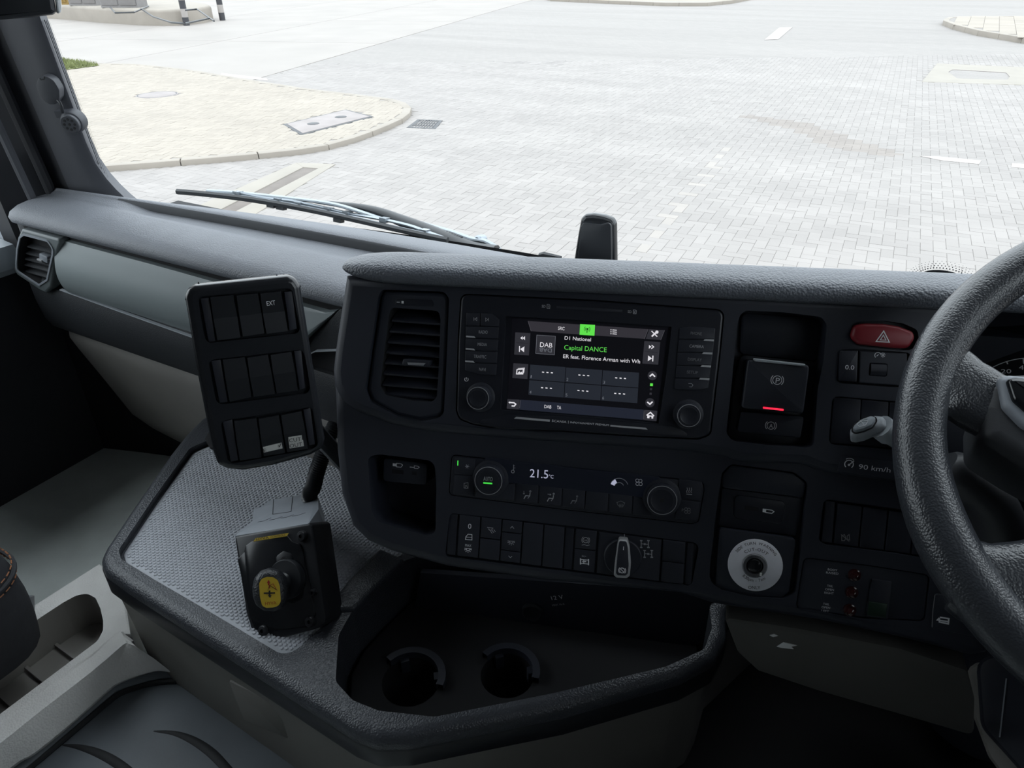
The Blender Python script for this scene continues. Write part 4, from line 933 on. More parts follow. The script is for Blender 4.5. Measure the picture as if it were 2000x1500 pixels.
lab('SD', z8, (1281, 189), (1308, 191), 5.2, 'e_print2', iu, IN); Ico(z8, IN).l([(1322, 168), (1336, 168), (1344, 174), (1342, 196), (1321, 195)], .0005, True).l([(1327, 176), (1336, 177), (1328, 188), (1337, 189)], .0004).done('e_print2', iu)
block(FP, rp(FP.pxs([z8(*p) for p in [(770, 136), (1245, 165), (1240, 190), (768, 160)]], IN), .001), IN - .001, IN + .0006, .0003, 'card_slot_flap', 'button', iu)
block(FP, FP.pxs([z8(*p) for p in [(476, 941), (720, 962), (717, 976), (459, 954)]], IN + .0012), IN, IN + .0018, 0, 'trim_bar', 'e_print2', iu)
block(FP, FP.pxs([z8(*p) for p in [(1157, 1000), (1412, 1020), (1426, 1034), (1156, 1011)]], IN + .0012), IN, IN + .0018, 0, 'trim_bar', 'e_print2', iu)
lab('SCANIA', z8, (733, 977), (838, 987), 4.6, 'e_print', iu, IN + .0014); Ico(z8, IN + .0014).l([(853, 970), (852, 990)], .0003).done('e_print', iu, 'lettering')
lab('INFOTAINMENT PREMIUM', z8, (866, 987), (1145, 1008), 3.8, 'e_print', iu, IN + .0014)

# ================================================================== CLIMATE PANEL
CN = LN + .0012
cu_ = empty('climate_panel', FP.P(0, -.13, 0), 'climate control strip showing 21.5 with two ringed knobs', 'climate control')
block(FP, inset(ccw(CLIM), .001), -.014, CN, .001, 'bezel', 'module', cu_)
CB = CN + .0012
b_ = btn(zc, [(537, 92), (650, 104), (648, 196), (534, 186)], CN - .001, CB, .0008, 'button', cu_); block(FP, FP.pxs([zc(*p) for p in [(553, 113), (558, 113), (557, 141), (552, 140)]], CB), CB, CB + .0003, 0, 'indicator', 'e_led', b_)
ic = Ico(zc, CB)
for k in range(3): a = rad(60 * k + 5); ic.l([(607 - 12 * math.cos(a), 146 - 12 * math.sin(a)), (607 + 12 * math.cos(a), 146 + 12 * math.sin(a))], .0005)
ic.done('e_print2', b_)
b_ = btn(zc, [(534, 192), (648, 202), (645, 312), (530, 300)], CN - .001, CB, .0008, 'button', cu_); Ico(zc, CB).l([(590, 240), (612, 236), (612, 268), (590, 266)], .0005, True).l([(596, 252), (606, 252)], .0004).c((602, 262), 6, .0004).done('e_print2', b_)
ds = block(FP, rp(FP.pxs([zc(*p) for p in [(668, 96), (760, 100), (1240, 160), (1700, 205), (1640, 250), (1600, 320), (1240, 280), (840, 236), (790, 130)]], CB), .002), CN - .001, CB, .0005, 'display', 'e_lcdd', cu_)
Ico(zc, CB).l([(866, 136), (866, 165)], .0006).c((862, 174), 8, .0006).l([(874, 142), (866, 142)], .0005).l([(876, 154), (867, 154)], .0005).done('e_print2', ds)
lab('21.5', zc, (956, 205), (1058, 213), 17, 'e_lcd', ds, CB + .0001); lab('°C', zc, (1062, 210), (1088, 213), 7, 'e_lcd', ds, CB + .0001)
q = FP.px(*zc(1455, 262), CB); mb = MB(); mb.arc(FP, q, .0095, 25, 160, .0005, CB); mb.arc(FP, q, .0050, 30, 165, .0005, CB); mb.build('gauge_outline', 'e_print2', ds, 0)
mb = MB(); mb.arc(FP, q, .0072, 120, 165, .004, CB + .0001, 6); mb.build('gauge_fill', 'e_lcd', ds, 0)
Ico(zc, CB).c((1556, 224), 9, .0004).c((1574, 226), 9, .0004).c((1557, 243), 9, .0004).c((1575, 244), 9, .0004).done('e_print', ds)
tops = lambda x: 240 + (x - 875) * .104; bots = lambda x: 338 + (x - 875) * .112
for x0, x1 in ((655, 872), (880, 1003), (1009, 1135), (1141, 1264), (1270, 1394), (1400, 1528), (1534, 1640)):
    b_ = btn(zc, [(x0 + 1, tops(x0) + (70 if x0 == 655 else 0)), (x1 + 1, tops(x1) + (35 if x0 == 1534 else 0)), (x1 - 4, bots(x1)), (x0 - 4, bots(x0) + 2)], CN - .001, CB, .0008, 'button', cu_)
    xm, ym = (x0 + x1) / 2, (tops(x0) + bots(x1)) / 2 + 8
    if x0 in (880, 1009, 1141):
        ic = Ico(zc, CB).c((xm + 18, ym - 20), 4, .0005).l([(xm + 17, ym - 12), (xm + 14, ym + 6), (xm - 8, ym + 4), (xm - 18, ym + 22)], .0009).l([(xm + 14, ym + 6), (xm + 4, ym + 20)], .0006)
        if x0 == 880: ic.l([(xm - 18, ym - 22), (xm - 18, ym - 4), (xm - 22, ym - 10), (xm - 18, ym - 4), (xm - 14, ym - 10)], .0006)
        if x0 == 1009: ic.l([(xm - 16, ym - 18), (xm + 2, ym - 16), (xm - 4, ym - 20), (xm + 2, ym - 16), (xm - 4, ym - 12)], .0006)
        ic.done('e_print2' if x0 < 1141 else 'e_print3', b_)
    if x0 == 1400:
        ic = Ico(zc, CB).l([(xm - 22, ym - 14), (xm, ym - 22), (xm + 22, ym - 12), (xm + 14, ym + 6), (xm - 14, ym + 4)], .0005, True)
        for k in (-6, 2, 10): ic.l([(xm + k, ym + 14), (xm + k - 3, ym + 4), (xm + k, ym - 6)], .0004)
        ic.done('e_print3', b_)
k, q, R_ = knob(zc, (725, 226), 76, cu_, .013, n=CN); KN = CN + .0138
lab('AUTO', zc, (698, 224), (748, 229), 8.5, 'e_print2', k, KN); block(FP, FP.pxs([zc(*p) for p in [(697, 234), (746, 238), (746, 245), (697, 241)]], KN), KN - .001, KN + .0003, 0, 'indicator', 'e_led', k)
k, q, R_ = knob(zc, (1695, 335), 82, cu_, .013, n=CN); mb = MB(); mb.lathe(FP, q, [(.0022, CN + .0128), (.0018, CN + .0138)], 12); mb.build('knob_dimple', 'gap', k)
b_ = btn(zc, [(1790, 216), (1918, 232), (1910, 338), (1782, 322)], CN - .001, CB, .0008, 'button', cu_)
ic = Ico(zc, CB)
for x_ in (1834, 1846, 1858): ic.l([(x_, 294), (x_ - 3, 284), (x_ + 2, 276), (x_, 264)], .0005)
ic.l([(1830, 300), (1862, 303)], .0006).done('e_print2', b_)
b_ = btn(zc, [(1780, 330), (1908, 346), (1890, 450), (1766, 436)], CN - .001, CB, .0008, 'button', cu_); lab('P', zc, (1804, 396), (1814, 397), 6, 'e_print3', b_, CB); Ico(zc, CB).c((1828, 384), 8, .0004).c((1844, 386), 8, .0004).c((1828, 400), 8, .0004).c((1844, 401), 8, .0004).done('e_print3', b_)

# ================================================================== SWITCH BANK
sw = empty('switch_bank', FP.P(0, -.18, 0), 'row of dark rocker switches with a chrome-edged rotary selector', 'switch panel')
SN = LN - .003
block(FP, inset(ccw(SWB), .001), -.015, SN, .001, 'bezel', 'module', sw)
yt = lambda x: 414 + (x - 565) * .1235; yb_ = lambda x: 642 + (x - 565) * .128; SB = SN + .0040
def swi(x0, x1, f0=0.0, f1=1.0, name='switch', m_='button', n=SB):
    a, b = yt(x0), yb_(x0); c, d = yt(x1), yb_(x1); dx = -14
    P = [(x0 + dx * f0, a + (b - a) * f0), (x1 + dx * f0, c + (d - c) * f0), (x1 + dx * f1, c + (d - c) * f1), (x0 + dx * f1, a + (b - a) * f1)]
    return btn(zc, P, SN - .001, n, .0008, m_, sw, name)
def mid(x0, x1, f): return ((x0 + x1) / 2 - 14 * f, yt((x0 + x1) / 2) + (yb_((x0 + x1) / 2) - yt((x0 + x1) / 2)) * f)
swi(505, 555, name='end_bracket', n=SN + .002)
s_ = swi(566, 680); p = mid(566, 680, .25); lab('0', zc, (p[0] - 8, p[1] + 14), (p[0] + 10, p[1] + 16), 10.5, 'e_print', s_, SB)
p = mid(566, 680, .52); Ico(zc, SB).l([(p[0] - 18, p[1] + 14), (p[0] - 16, p[1] - 2), (p[0] - 4, p[1] - 16), (p[0] + 18, p[1] - 14), (p[0] + 18, p[1] + 16)], .0006, True).l([(p[0] - 15, p[1]), (p[0] + 17, p[1] + 2)], .0005).done('e_print', s_)
p = mid(566, 680, .80); lab('MAX', zc, (p[0] - 16, p[1] - 12), (p[0] + 18, p[1] - 9), 5, 'e_print', s_, SB)
def lamp_icon(p, k, m_, par, n):
    ic = Ico(zc, n).l([(p[0] - 20 * k, p[1]), (p[0] + 20 * k, p[1] + 3)], .0006).c((p[0], p[1] + 4), 9 * k, .0006, 180, 360)
    for a in (195, 232, 270, 308, 345): ic.l([(p[0] + 13 * k * math.cos(rad(a)), p[1] + 4 - 13 * k * math.sin(rad(a))), (p[0] + 21 * k * math.cos(rad(a)), p[1] + 4 - 21 * k * math.sin(rad(a)))], .0006)
    ic.done(m_, par)
lamp_icon((p[0], p[1] - 2), 1, 'e_print', s_, SB)
s_ = swi(688, 798, 0, .49); p = mid(688, 798, .28)
ic = Ico(zc, SB).l([(p[0] - 20, p[1] - 14), (p[0] + 14, p[1] - 10)], .0006).c((p[0] - 2, p[1] - 8), 10, .0006, 190, 370)
for k in range(3): ic.l([(p[0] - 2 + k * 9, p[1] + 6 - k * 4), (p[0] + 8 + k * 9, p[1] + 20 - k * 5)], .0006)
ic.done('e_print2', s_); swi(688, 798, .51, 1)
s_ = swi(806, 914, 0, .28); p = mid(806, 914, .14); Ico(zc, SB).l([(p[0] - 10, p[1] + 8), (p[0], p[1] - 2), (p[0] + 10, p[1] + 10)], .0006).done('e_print2', s_)
s_ = swi(806, 914, .30, .72); p = mid(806, 914, .5); lamp_icon((p[0], p[1] - 4), 1, 'e_print2', s_, SB)
s_ = swi(806, 914, .74, 1.0); p = mid(806, 914, .87); Ico(zc, SB).l([(p[0] - 10, p[1] - 6), (p[0], p[1] + 5), (p[0] + 10, p[1] - 4)], .0006).done('e_print2', s_)
swi(922, 1032); swi(1040, 1150); swi(1158, 1205, name='divider', n=SN + .002)
s_ = swi(1214, 1330, 0, .46); p = mid(1214, 1330, .24); Ico(zc, SB).c((p[0], p[1]), 15, .0005).c((p[0], p[1]), 22, .0005, -50, 50).c((p[0], p[1]), 22, .0005, 130, 230).l([(p[0] - 22, p[1] + 28), (p[0] - 8, p[1] + 25), (p[0] + 6, p[1] + 30), (p[0] + 22, p[1] + 27)], .0005).done('e_print2', s_); lab('ABS', zc, (p[0] - 9, p[1] + 4), (p[0] + 10, p[1] + 6), 3, 'e_print2', s_, SB)
s_ = swi(1214, 1330, .48, 1); p = mid(1214, 1330, .74); Ico(zc, SB).l([(p[0] - 22, p[1] - 8), (p[0] + 22, p[1] - 4)], .0008).l([(p[0] - 22, p[1] + 14), (p[0] + 22, p[1] + 18)], .0008).l([(p[0] - 22, p[1] - 14), (p[0] - 22, p[1] + 20)], .0012).l([(p[0] + 22, p[1] - 10), (p[0] + 22, p[1] + 24)], .0012).l([(p[0] - 4, p[1] - 6), (p[0] - 4, p[1] + 16)], .0008).l([(p[0] - 12, p[1] + 4), (p[0] + 10, p[1] + 4)], .0014).done('e_print', s_); lab('EG+', zc, (p[0] - 14, p[1] - 22), (p[0] + 10, p[1] - 20), 3.5, 'e_print2', s_, SB)
s_ = swi(1342, 1692, name='selector_base', n=SN + .003); SE = SN + .003
q = FP.px(*zc(1475, 650), SE); mb = MB(); mb.lathe(FP, q, [(.0200, SE - .001), (.0195, SE + .003), (.0185, SE + .0038)], 44); mb.build('selector_dial', 'button', sw)
Ico(zc, SE).l([(1485, 524), (1484, 536)], .0008).done('e_print2', s_, 'mark')
hp = [(1452, 556), (1500, 560), (1512, 600), (1520, 700), (1514, 760), (1498, 774), (1440, 772), (1424, 756), (1430, 690), (1442, 598)]
h_ = block(FP, rp(FP.pxs([zc(*p) for p in hp], SE + .016), .002), SE + .002, SE + .015, .002, 'selector_handle', 'silver2', sw, 3)
block(FP, rp(FP.pxs([zc(*p) for p in [(1456, 562), (1496, 566), (1503, 600), (1508, 700), (1503, 745), (1490, 756), (1446, 754), (1437, 742), (1441, 690), (1450, 598)]], SE + .016), .002), SE + .010, SE + .0162, .0006, 'handle_face', 'button', h_)
Ico(zc, SE + .0164).l([(1480, 592), (1479, 612)], .0009).done('e_print', h_, 'mark')
Ico(zc, SE + .0164).c((1472, 726), 14, .0006).c((1472, 726), 20, .0006, -45, 45).c((1472, 726), 20, .0006, 135, 225).l([(1462, 716), (1482, 737)], .0007).done('e_print', h_)
for (x_, y_, m_) in ((1598, 577, 'e_print2'), (1617, 632, 'e_print2')):
    ic = Ico(zc, SE)
    for dx in (-20, 20): ic.l([(x_ + dx, y_ - 16), (x_ + dx, y_ + 20)], .0009).l([(x_ + dx - 7, y_ - 18), (x_ + dx + 7, y_ - 17)], .0012).l([(x_ + dx - 7, y_ + 20), (x_ + dx + 7, y_ + 21)], .0012)
    ic.l([(x_ - 20, y_), (x_ + 20, y_ + 4)], .0007).d((x_, y_ + 2), 6).done(m_, s_)
swi(1702, 1826, 0, .5); swi(1702, 1826, .52, 1); swi(1836, 1872, name='end_bracket', n=SN + .002)

# ================================================================== PARKING BRAKE
pk = empty('parking_brake_control', FP.P(.15, -.03, 0), 'parking brake module with a silver-edged lever and red light', 'parking brake')
block(FP, rp(FP.pxs([zr(*p) for p in [(235, 560), (1000, 640), (985, 900), (945, 1445), (500, 1445), (155, 1405), (100, 1330), (170, 800)]], -.02), .006), -.031, -.019, .002, 'housing', 'module', pk)
mb = MB(); q0 = FP.pxs([zr(*p) for p in [(250, 150), (1020, 205), (1050, 280), (985, 640), (225, 560)]], -.02); mb.prism(FP, rp(q0, .006), -.031, -.026, .002); mb.build('recess_back', 'facia', pk)
lv = [(312, 615), (895, 668), (905, 700), (852, 1108), (838, 1140), (262, 1088), (248, 1060), (300, 640)]
mb = MB(); pl_ = FP.pxs([zr(*p) for p in lv], .004); top_ = inset(ccw(pl_), .0018); mb.prism(FP, rp(pl_, .003), -.022, .004, .002, 3); le = mb.build('lever', 'facia', pk)
block(FP, rp(FP.pxs([zr(*p) for p in [(356, 598), (868, 655), (862, 680), (846, 678), (372, 630)]], .007), .0012), .001, .007, .001, 'lever_edge', 'stalkm', le)
Ico(zr, .004).c((590, 812), 44, .0006).c((590, 812), 62, .0006, -45, 45).c((590, 812), 62, .0006, 135, 225).done('e_print', le); text('P', FP, zr(572, 838), zr(612, 842), 11, 'e_print', le, .004)
block(FP, rp(FP.pxs([zr(*p) for p in [(452, 1072), (654, 1094), (652, 1112), (450, 1090)]], .0044), .0006), .003, .0046, 0, 'warning_light', 'e_red', le)
b_ = block(FP, rp(FP.pxs([zr(*p) for p in [(235, 1118), (845, 1170), (850, 1200), (820, 1365), (800, 1378), (215, 1318), (200, 1295)]], -.006), .002), -.022, -.006, .001, 'hold_button', 'facia', pk)
Ico(zr, -.006).c((528, 1256), 38, .0006).c((528, 1256), 54, .0006, -45, 45).c((528, 1256), 54, .0006, 135, 225).done('e_print', b_); text('A', FP, zr(510, 1278), zr(546, 1281), 9, 'e_print', b_, -.006)

# ================================================================== HAZARD AND SMALL SWITCHES
hz = block(FP, rp(FP.pxs([zr(*p) for p in [(1312, 395), (1345, 280), (1440, 258), (1640, 262), (1780, 285), (1930, 340), (1940, 410), (1880, 500), (1790, 505), (1390, 465)]], .006), .006), -.008, .006, .004, 'hazard_switch', 'hazard', None, 4)
tag(hz, 'dark red hazard switch with a white triangle beside the steering wheel', 'switch')
Ico(zr, .0062).l([(1630, 332), (1556, 435), (1684, 441)], .0009, True).done('whitep', hz)
Ico(zr, .0062).l([(1627, 372), (1596, 420), (1652, 422)], .0007, True).done('whitep', hz)
o_ = btn(zr, [(1208, 522), (1384, 520), (1370, 832), (1190, 820)], -.007, .003, .0012, 'button', None, 'reset_switch', .0015); tag(o_, 'narrow switch marked 0.0 below the red hazard switch', 'switch'); text('0.0', FP, zr(1252, 706), zr(1340, 711), 9.6, 'e_print', o_, .003)
dm = empty('dimmer_control', FP.P(*FP.px(*zr(1590, 680))), 'instrument light dimmer with a small thumbwheel under the hazard switch', 'switch')
DW = rp(FP.pxs([zr(*p) for p in [(1492, 640), (1670, 650), (1662, 780), (1480, 768)]], .001), .002)
plate(FP, rp(FP.pxs([zr(*p) for p in [(1396, 524), (1860, 552), (1850, 872), (1386, 838)]], .001), .001), [(DW, .005)], -.007, .001, .001, 'faceplate', ['facia', 'gap'], dm, 2)
mb = MB(); a, b = FP.px(*zr(1500, 708), 0), FP.px(*zr(1655, 716), 0); mb.tube([FP.P(*a, -.006), FP.P(*b, -.006)], .0085, 20); mb.build('thumbwheel', 'button', dm)
ic = Ico(zr, .001).c((1572, 570), 30, .0006, 30, 230).l([(1560, 578), (1580, 562)], .0006).c((1622, 566), 10, .0005)
for k in range(8): a = k * math.pi / 4; ic.l([(1622 + 16 * math.cos(a), 566 + 16 * math.sin(a)), (1622 + 25 * math.cos(a), 566 + 25 * math.sin(a))], .0005)
ic.done('e_print', dm)
bs = empty('blank_switch_block', FP.P(*FP.px(*zr(1400, 1200))), 'blank dark switch block behind the silver stalk', 'switch panel')
btn(zr, [(1142, 980), (1408, 1000), (1392, 1440), (1104, 1430)], -.009, -.002, .001, 'button', bs, 'switch'); btn(zr, [(1416, 1002), (1680, 1025), (1660, 1470), (1400, 1445)], -.009, -.002, .001, 'button', bs, 'switch'); btn(zr, [(1690, 1026), (1950, 1050), (1930, 1490), (1668, 1472)], -.009, -.002, .001, 'button', bs, 'switch')
# speed limit plate print
sp_ = empty('speed_plate', FP.P(*FP.px(1690, 915, LN)), '90 km/h speed limit marking left of the steering wheel rim', 'sign')
block(FP, FP.pxs([zl(*p) for p in [(985, 110), (1420, 165), (1400, 290), (960, 225)]], .0012), -.0005, .0008, .0004, 'plate', 'facia2', sp_)
Ico(zl, .001).c((1043, 175), 32, .0008, -50, 230).c((1045, 172), 44, .0006, 50, 130).l([(1043, 180), (1080, 150)], .0009).d((1043, 180), 9).done('e_print', sp_)
text('90 km/h', FP, zl(1112, 208), zl(1345, 236), 10.5, 'e_print', sp_, .001)

# ================================================================== USB POCKET, SIDE TURN MODULE, ROCKERS, LAMPS
up = empty('usb_plate', FP.P(*FP.px(*zc(260, 180), -.03)), 'small plate with two USB sockets above the left pocket', 'socket')
UN = LN - .018
block(FP, rp(FP.pxs([zc(*p) for p in [(140, 100), (385, 130), (378, 250), (138, 228)]], UN), .004), LN - .054, UN, .001, 'plate', 'button', up)
block(FP, FP.pxs([zc(*p) for p in [(188, 160), (252, 167), (252, 190), (188, 184)]], UN), UN - .001, UN + .0003, 0, 'usb_slot', 'gap', up); block(FP, FP.pxs([zc(*p) for p in [(300, 172), (326, 175), (326, 194), (300, 191)]], UN), UN - .001, UN + .0003, 0, 'usb_slot', 'gap', up)
Ico(zc, UN).l([(213, 128), (238, 131), (247, 138), (238, 150), (213, 148)], .0006, True).p([(192, 128), (212, 130), (212, 146), (192, 143)]).done('e_print', up); Ico(zc, UN).l([(312, 142), (330, 144), (340, 150), (330, 158), (312, 156)], .0006, True).l([(287, 149), (312, 151)], .0008).done('e_print', up)
st = empty('side_turn_module', FP.P(*FP.px(1475, 1130, LN)), 'module with a round side turn warning cut-out disc and USB socket', 'switch')
TN = LN - .004
block(FP, rp(FP.pxs([zl(*p) for p in [(118, 250), (180, 182), (640, 242), (735, 315), (708, 430), (620, 410), (200, 362), (112, 350)]], TN), .004), LN - .011, TN, .002, 'hood', 'facia', st)
block(FP, rp(FP.pxs([zl(*p) for p in [(112, 350), (708, 425), (660, 700), (90, 630)]], TN - .003), .002), LN - .011, TN - .003, .001, 'recess_plate', 'facia2', st)
u_ = block(FP, rp(FP.pxs([zl(*p) for p in [(208, 398), (585, 450), (556, 616), (198, 570)]], TN), .005), LN - .010, TN, .0015, 'usb_plate', 'module', st)
block(FP, FP.pxs([zl(*p) for p in [(280, 478), (382, 492), (380, 520), (278, 506)]], TN), TN - .001, TN + .0003, 0, 'usb_slot', 'gap', u_); Ico(zl, TN).p([(412, 500), (432, 503), (430, 528), (410, 525)]).l([(434, 505), (478, 512), (494, 522), (478, 535), (432, 528)], .0008, True).done('e_print', u_)
bp_ = block(FP, rp(FP.pxs([zl(*p) for p in [(90, 638), (655, 715), (640, 830), (602, 1110), (550, 1148), (330, 1140), (110, 1092), (60, 1060)]], TN), .004), LN - .011, TN + .002, .0015, 'cover_plate', 'facia', st)
DC = FP.px(*zl(356, 915), TN + .003); qx = FP.px(*zl(356 + 203, 915), TN + .003); DR = math.hypot(qx[0] - DC[0], qx[1] - DC[1])
mb = MB(); mb.lathe(FP, DC, [(DR, TN + .002), (DR, TN + .0030), (DR - .0003, TN + .0032)], 56); dc_ = mb.build('label_disc', 'disc', st)
B2 = FP.px(*zl(352, 918), TN + .004)
mb = MB(); mb.lathe(FP, B2, [(.0125, TN + .003), (.0125, TN + .005), (.0115, TN + .0065), (.0085, TN + .0060), (.0075, TN + .004)], 40, False, False); mb.build('switch_bezel', 'bezelm', st)
mb = MB(); mb.lathe(FP, B2, [(.0080, TN + .004), (.0072, TN + .0055), (.0060, TN + .0050), (.002, TN + .0065), (.0001, TN + .0065)], 30); mb.build('switch_button', 'blackg', st)
mb = MB(); mb.box(FP, B2[0] + .0055, B2[0] + .0072, B2[1] - .0090, B2[1] - .0060, TN + .006, TN + .0072); mb.build('switch_lever', 'whitep', st)
arctext('SIDE TURN WARNING', FP, DC, DR * .80, math.pi / 2 + .03, 1.0, .0030, 'ink', dc_, TN + .0034)
arctext('CUT-OUT', FP, DC, DR * .56, math.pi / 2 + .03, 1.05, .0034, 'ink', dc_, TN + .0034)
arctext('11.30pm - 7am', FP, DC, DR * .64, -math.pi / 2 + .0, .95, .0032, 'ink', dc_, TN + .0034, flip=True)
text('ONLY', FP, zl(305, 1088), zl(393, 1090), 6.8, 'ink', dc_, TN + .0034)
rk = empty('rocker_panel', FP.P(*FP.px(*zl(1150, 620), LN)), 'dark panel of rocker switches left of the lower wheel rim', 'switch panel')
RN = LN - .002
for pts, nm in (([(872, 442), (945, 452), (918, 752), (842, 742)], 'end_bracket'), ([(962, 462), (1140, 486), (1110, 782), (932, 755)], 'switch'), ([(1150, 488), (1328, 512), (1298, 806), (1120, 784)], 'switch'), ([(1338, 514), (1520, 538), (1490, 832), (1308, 808)], 'switch'), ([(1530, 540), (1710, 565), (1680, 858), (1500, 834)], 'switch')):
    b_ = btn(zl, pts, LN - .009, RN, .001, 'button', rk, nm)
    if pts[0][0] == 962: Ico(zl, RN).l([(985, 690), (1045, 740)], .0008).l([(990, 735), (990, 700), (1010, 690), (1020, 715), (1010, 735)], .0006, True).l([(1030, 700), (1044, 690), (1048, 730), (1030, 722)], .0006, True).done('e_print3', b_)
lp_ = empty('warning_lamp_panel', FP.P(*FP.px(*zl(1100, 1100), LN)), 'warning lamp panel with red lamps for body and tail and green rocker', 'warning lamps')
LPN = LN - .001
block(FP, inset(ccw(LAMP), .001), LN - .005, LPN, .001, 'faceplate', 'facia2', lp_)
for rows, (lx, ly) in (([('BODY', 887, 952, 957), ('RAISED', 875, 975, 965)], (1090, 995)), ([('TAIL', 882, 1072, 925), ('OPEN', 868, 1097, 932), ('RIGHT', 862, 1122, 930)], (1070, 1122)), ([('TAIL', 853, 1204, 898), ('OPEN', 842, 1228, 904), ('LEFT', 841, 1254, 896)], (1055, 1252))):
    for s, x0, y0, x1 in rows: text(s, FP, zl(x0, y0), zl(x1, y0 + (x1 - x0) * .10), 4.6, 'e_print', lp_, LPN)
    q = FP.px(*zl(lx, ly), LPN + .004); mb = MB(); mb.lathe(FP, q, [(.0062, LPN - .001), (.0062, LPN + .0014), (.005, LPN + .0018), (.0048, LPN + .005), (.0035, LPN + .0075), (.0015, LPN + .0085), (.0001, LPN + .0087)], 20, True, False); mb.build('warning_lamp', 'redlens', lp_)
b_ = btn(zl, [(1214, 1018), (1362, 1040), (1328, 1312), (1168, 1290)], LPN - .001, LPN + .003, .001, 'button', lp_, 'rocker'); btn(zl, [(1190, 1182), (1328, 1200), (1314, 1302), (1178, 1284)], LPN, LPN + .0042, .001, 'greenlens', b_, 'rocker_lens')
cb = empty('compartment_catch', FP.P(*FP.px(*zl(1720, 1260), LN)), 'dark compartment flap with a drawer symbol by the wheel rim', 'flap')
block(FP, rp(FP.pxs([zl(*p) for p in [(1670, 1120), (2000, 1170), (1980, 1440), (1648, 1380)]], LN + .001), .003), LN - .005, LN + .002, .0015, 'flap', 'facia2', cb)
Ico(zl, LN + .002).l([(1672, 1135), (1656, 1250), (1652, 1368)], .0006).done('e_print3', cb, 'edge_line'); Ico(zl, LN + .002).l([(1705, 1300), (1690, 1316), (1772, 1328)], .0012).l([(1705, 1302), (1705, 1330), (1770, 1344), (1774, 1306), (1708, 1296)], .0014).done('e_print', cb)

# ================================================================== AUXILIARY SWITCH PANEL ON ITS ARM
za = Z(340, 520, 3.5706)
oA = atd(490, 735, .68); a0 = atd(420, 743, .68); a1 = atd(560, 727, .68)
FA = Fr(oA, a1 - a0, (CP - oA) + V((0, 0, -.17)))
ax = empty('auxiliary_switch_panel', FA.P(0, -.08, -.03), 'tilted black panel with three rows of switches on an arm', 'switch panel')
wells = [[(168, 212), (820, 150), (850, 300), (880, 440), (855, 470), (242, 535), (215, 505), (190, 380)], [(238, 655), (900, 580), (928, 720), (950, 860), (922, 890), (325, 965), (292, 940), (265, 800)], [(322, 1080), (962, 980), (985, 1110), (1005, 1240), (980, 1272), (402, 1378), (370, 1350), (345, 1210)]]
body = rp(FA.pxs([za(*p) for p in [(75, 215), (95, 165), (150, 135), (480, 100), (800, 66), (850, 85), (885, 140), (970, 680), (1056, 1215), (1035, 1280), (960, 1322), (700, 1395), (480, 1432), (370, 1420), (305, 1390), (265, 1270), (165, 760)]], 0), .008)
plate(FA, body, [(rp(FA.pxs([za(*p) for p in w_], 0), .005), .006) for w_ in wells], -.016, 0, .006, 'panel_body', ['auxm', 'auxm'], ax, 4)
block(FA, inset(ccw(body), .012), -.034, -.014, .006, 'rear_cover', 'black', ax)
rows = [([[(250, 218), (415, 202), (465, 495), (300, 516)], [(432, 206), (586, 190), (632, 466), (478, 490)], [(598, 192), (746, 177), (796, 450), (642, 470)]], [[(184, 226), (244, 220), (290, 526), (240, 530)], [(768, 180), (826, 174), (858, 438), (806, 450)]]),
        ([[(336, 652), (496, 635), (542, 912), (386, 945)], [(507, 640), (656, 616), (706, 890), (552, 912)], [(670, 620), (820, 597), (866, 866), (714, 888)]], [[(258, 662), (326, 653), (375, 948), (318, 955)], [(836, 592), (888, 586), (915, 852), (876, 864)]]),
        ([[(416, 1082), (576, 1060), (612, 1332), (457, 1356)], [(587, 1066), (732, 1040), (776, 1302), (622, 1326)], [(744, 1040), (890, 1012), (936, 1272), (786, 1298)]], [[(338, 1084), (406, 1070), (450, 1356), (396, 1366)], [(902, 1002), (952, 988), (984, 1244), (942, 1252)]])]
def lerp2(a, b, t): return (a[0] + (b[0] - a[0]) * t, a[1] + (b[1] - a[1]) * t)
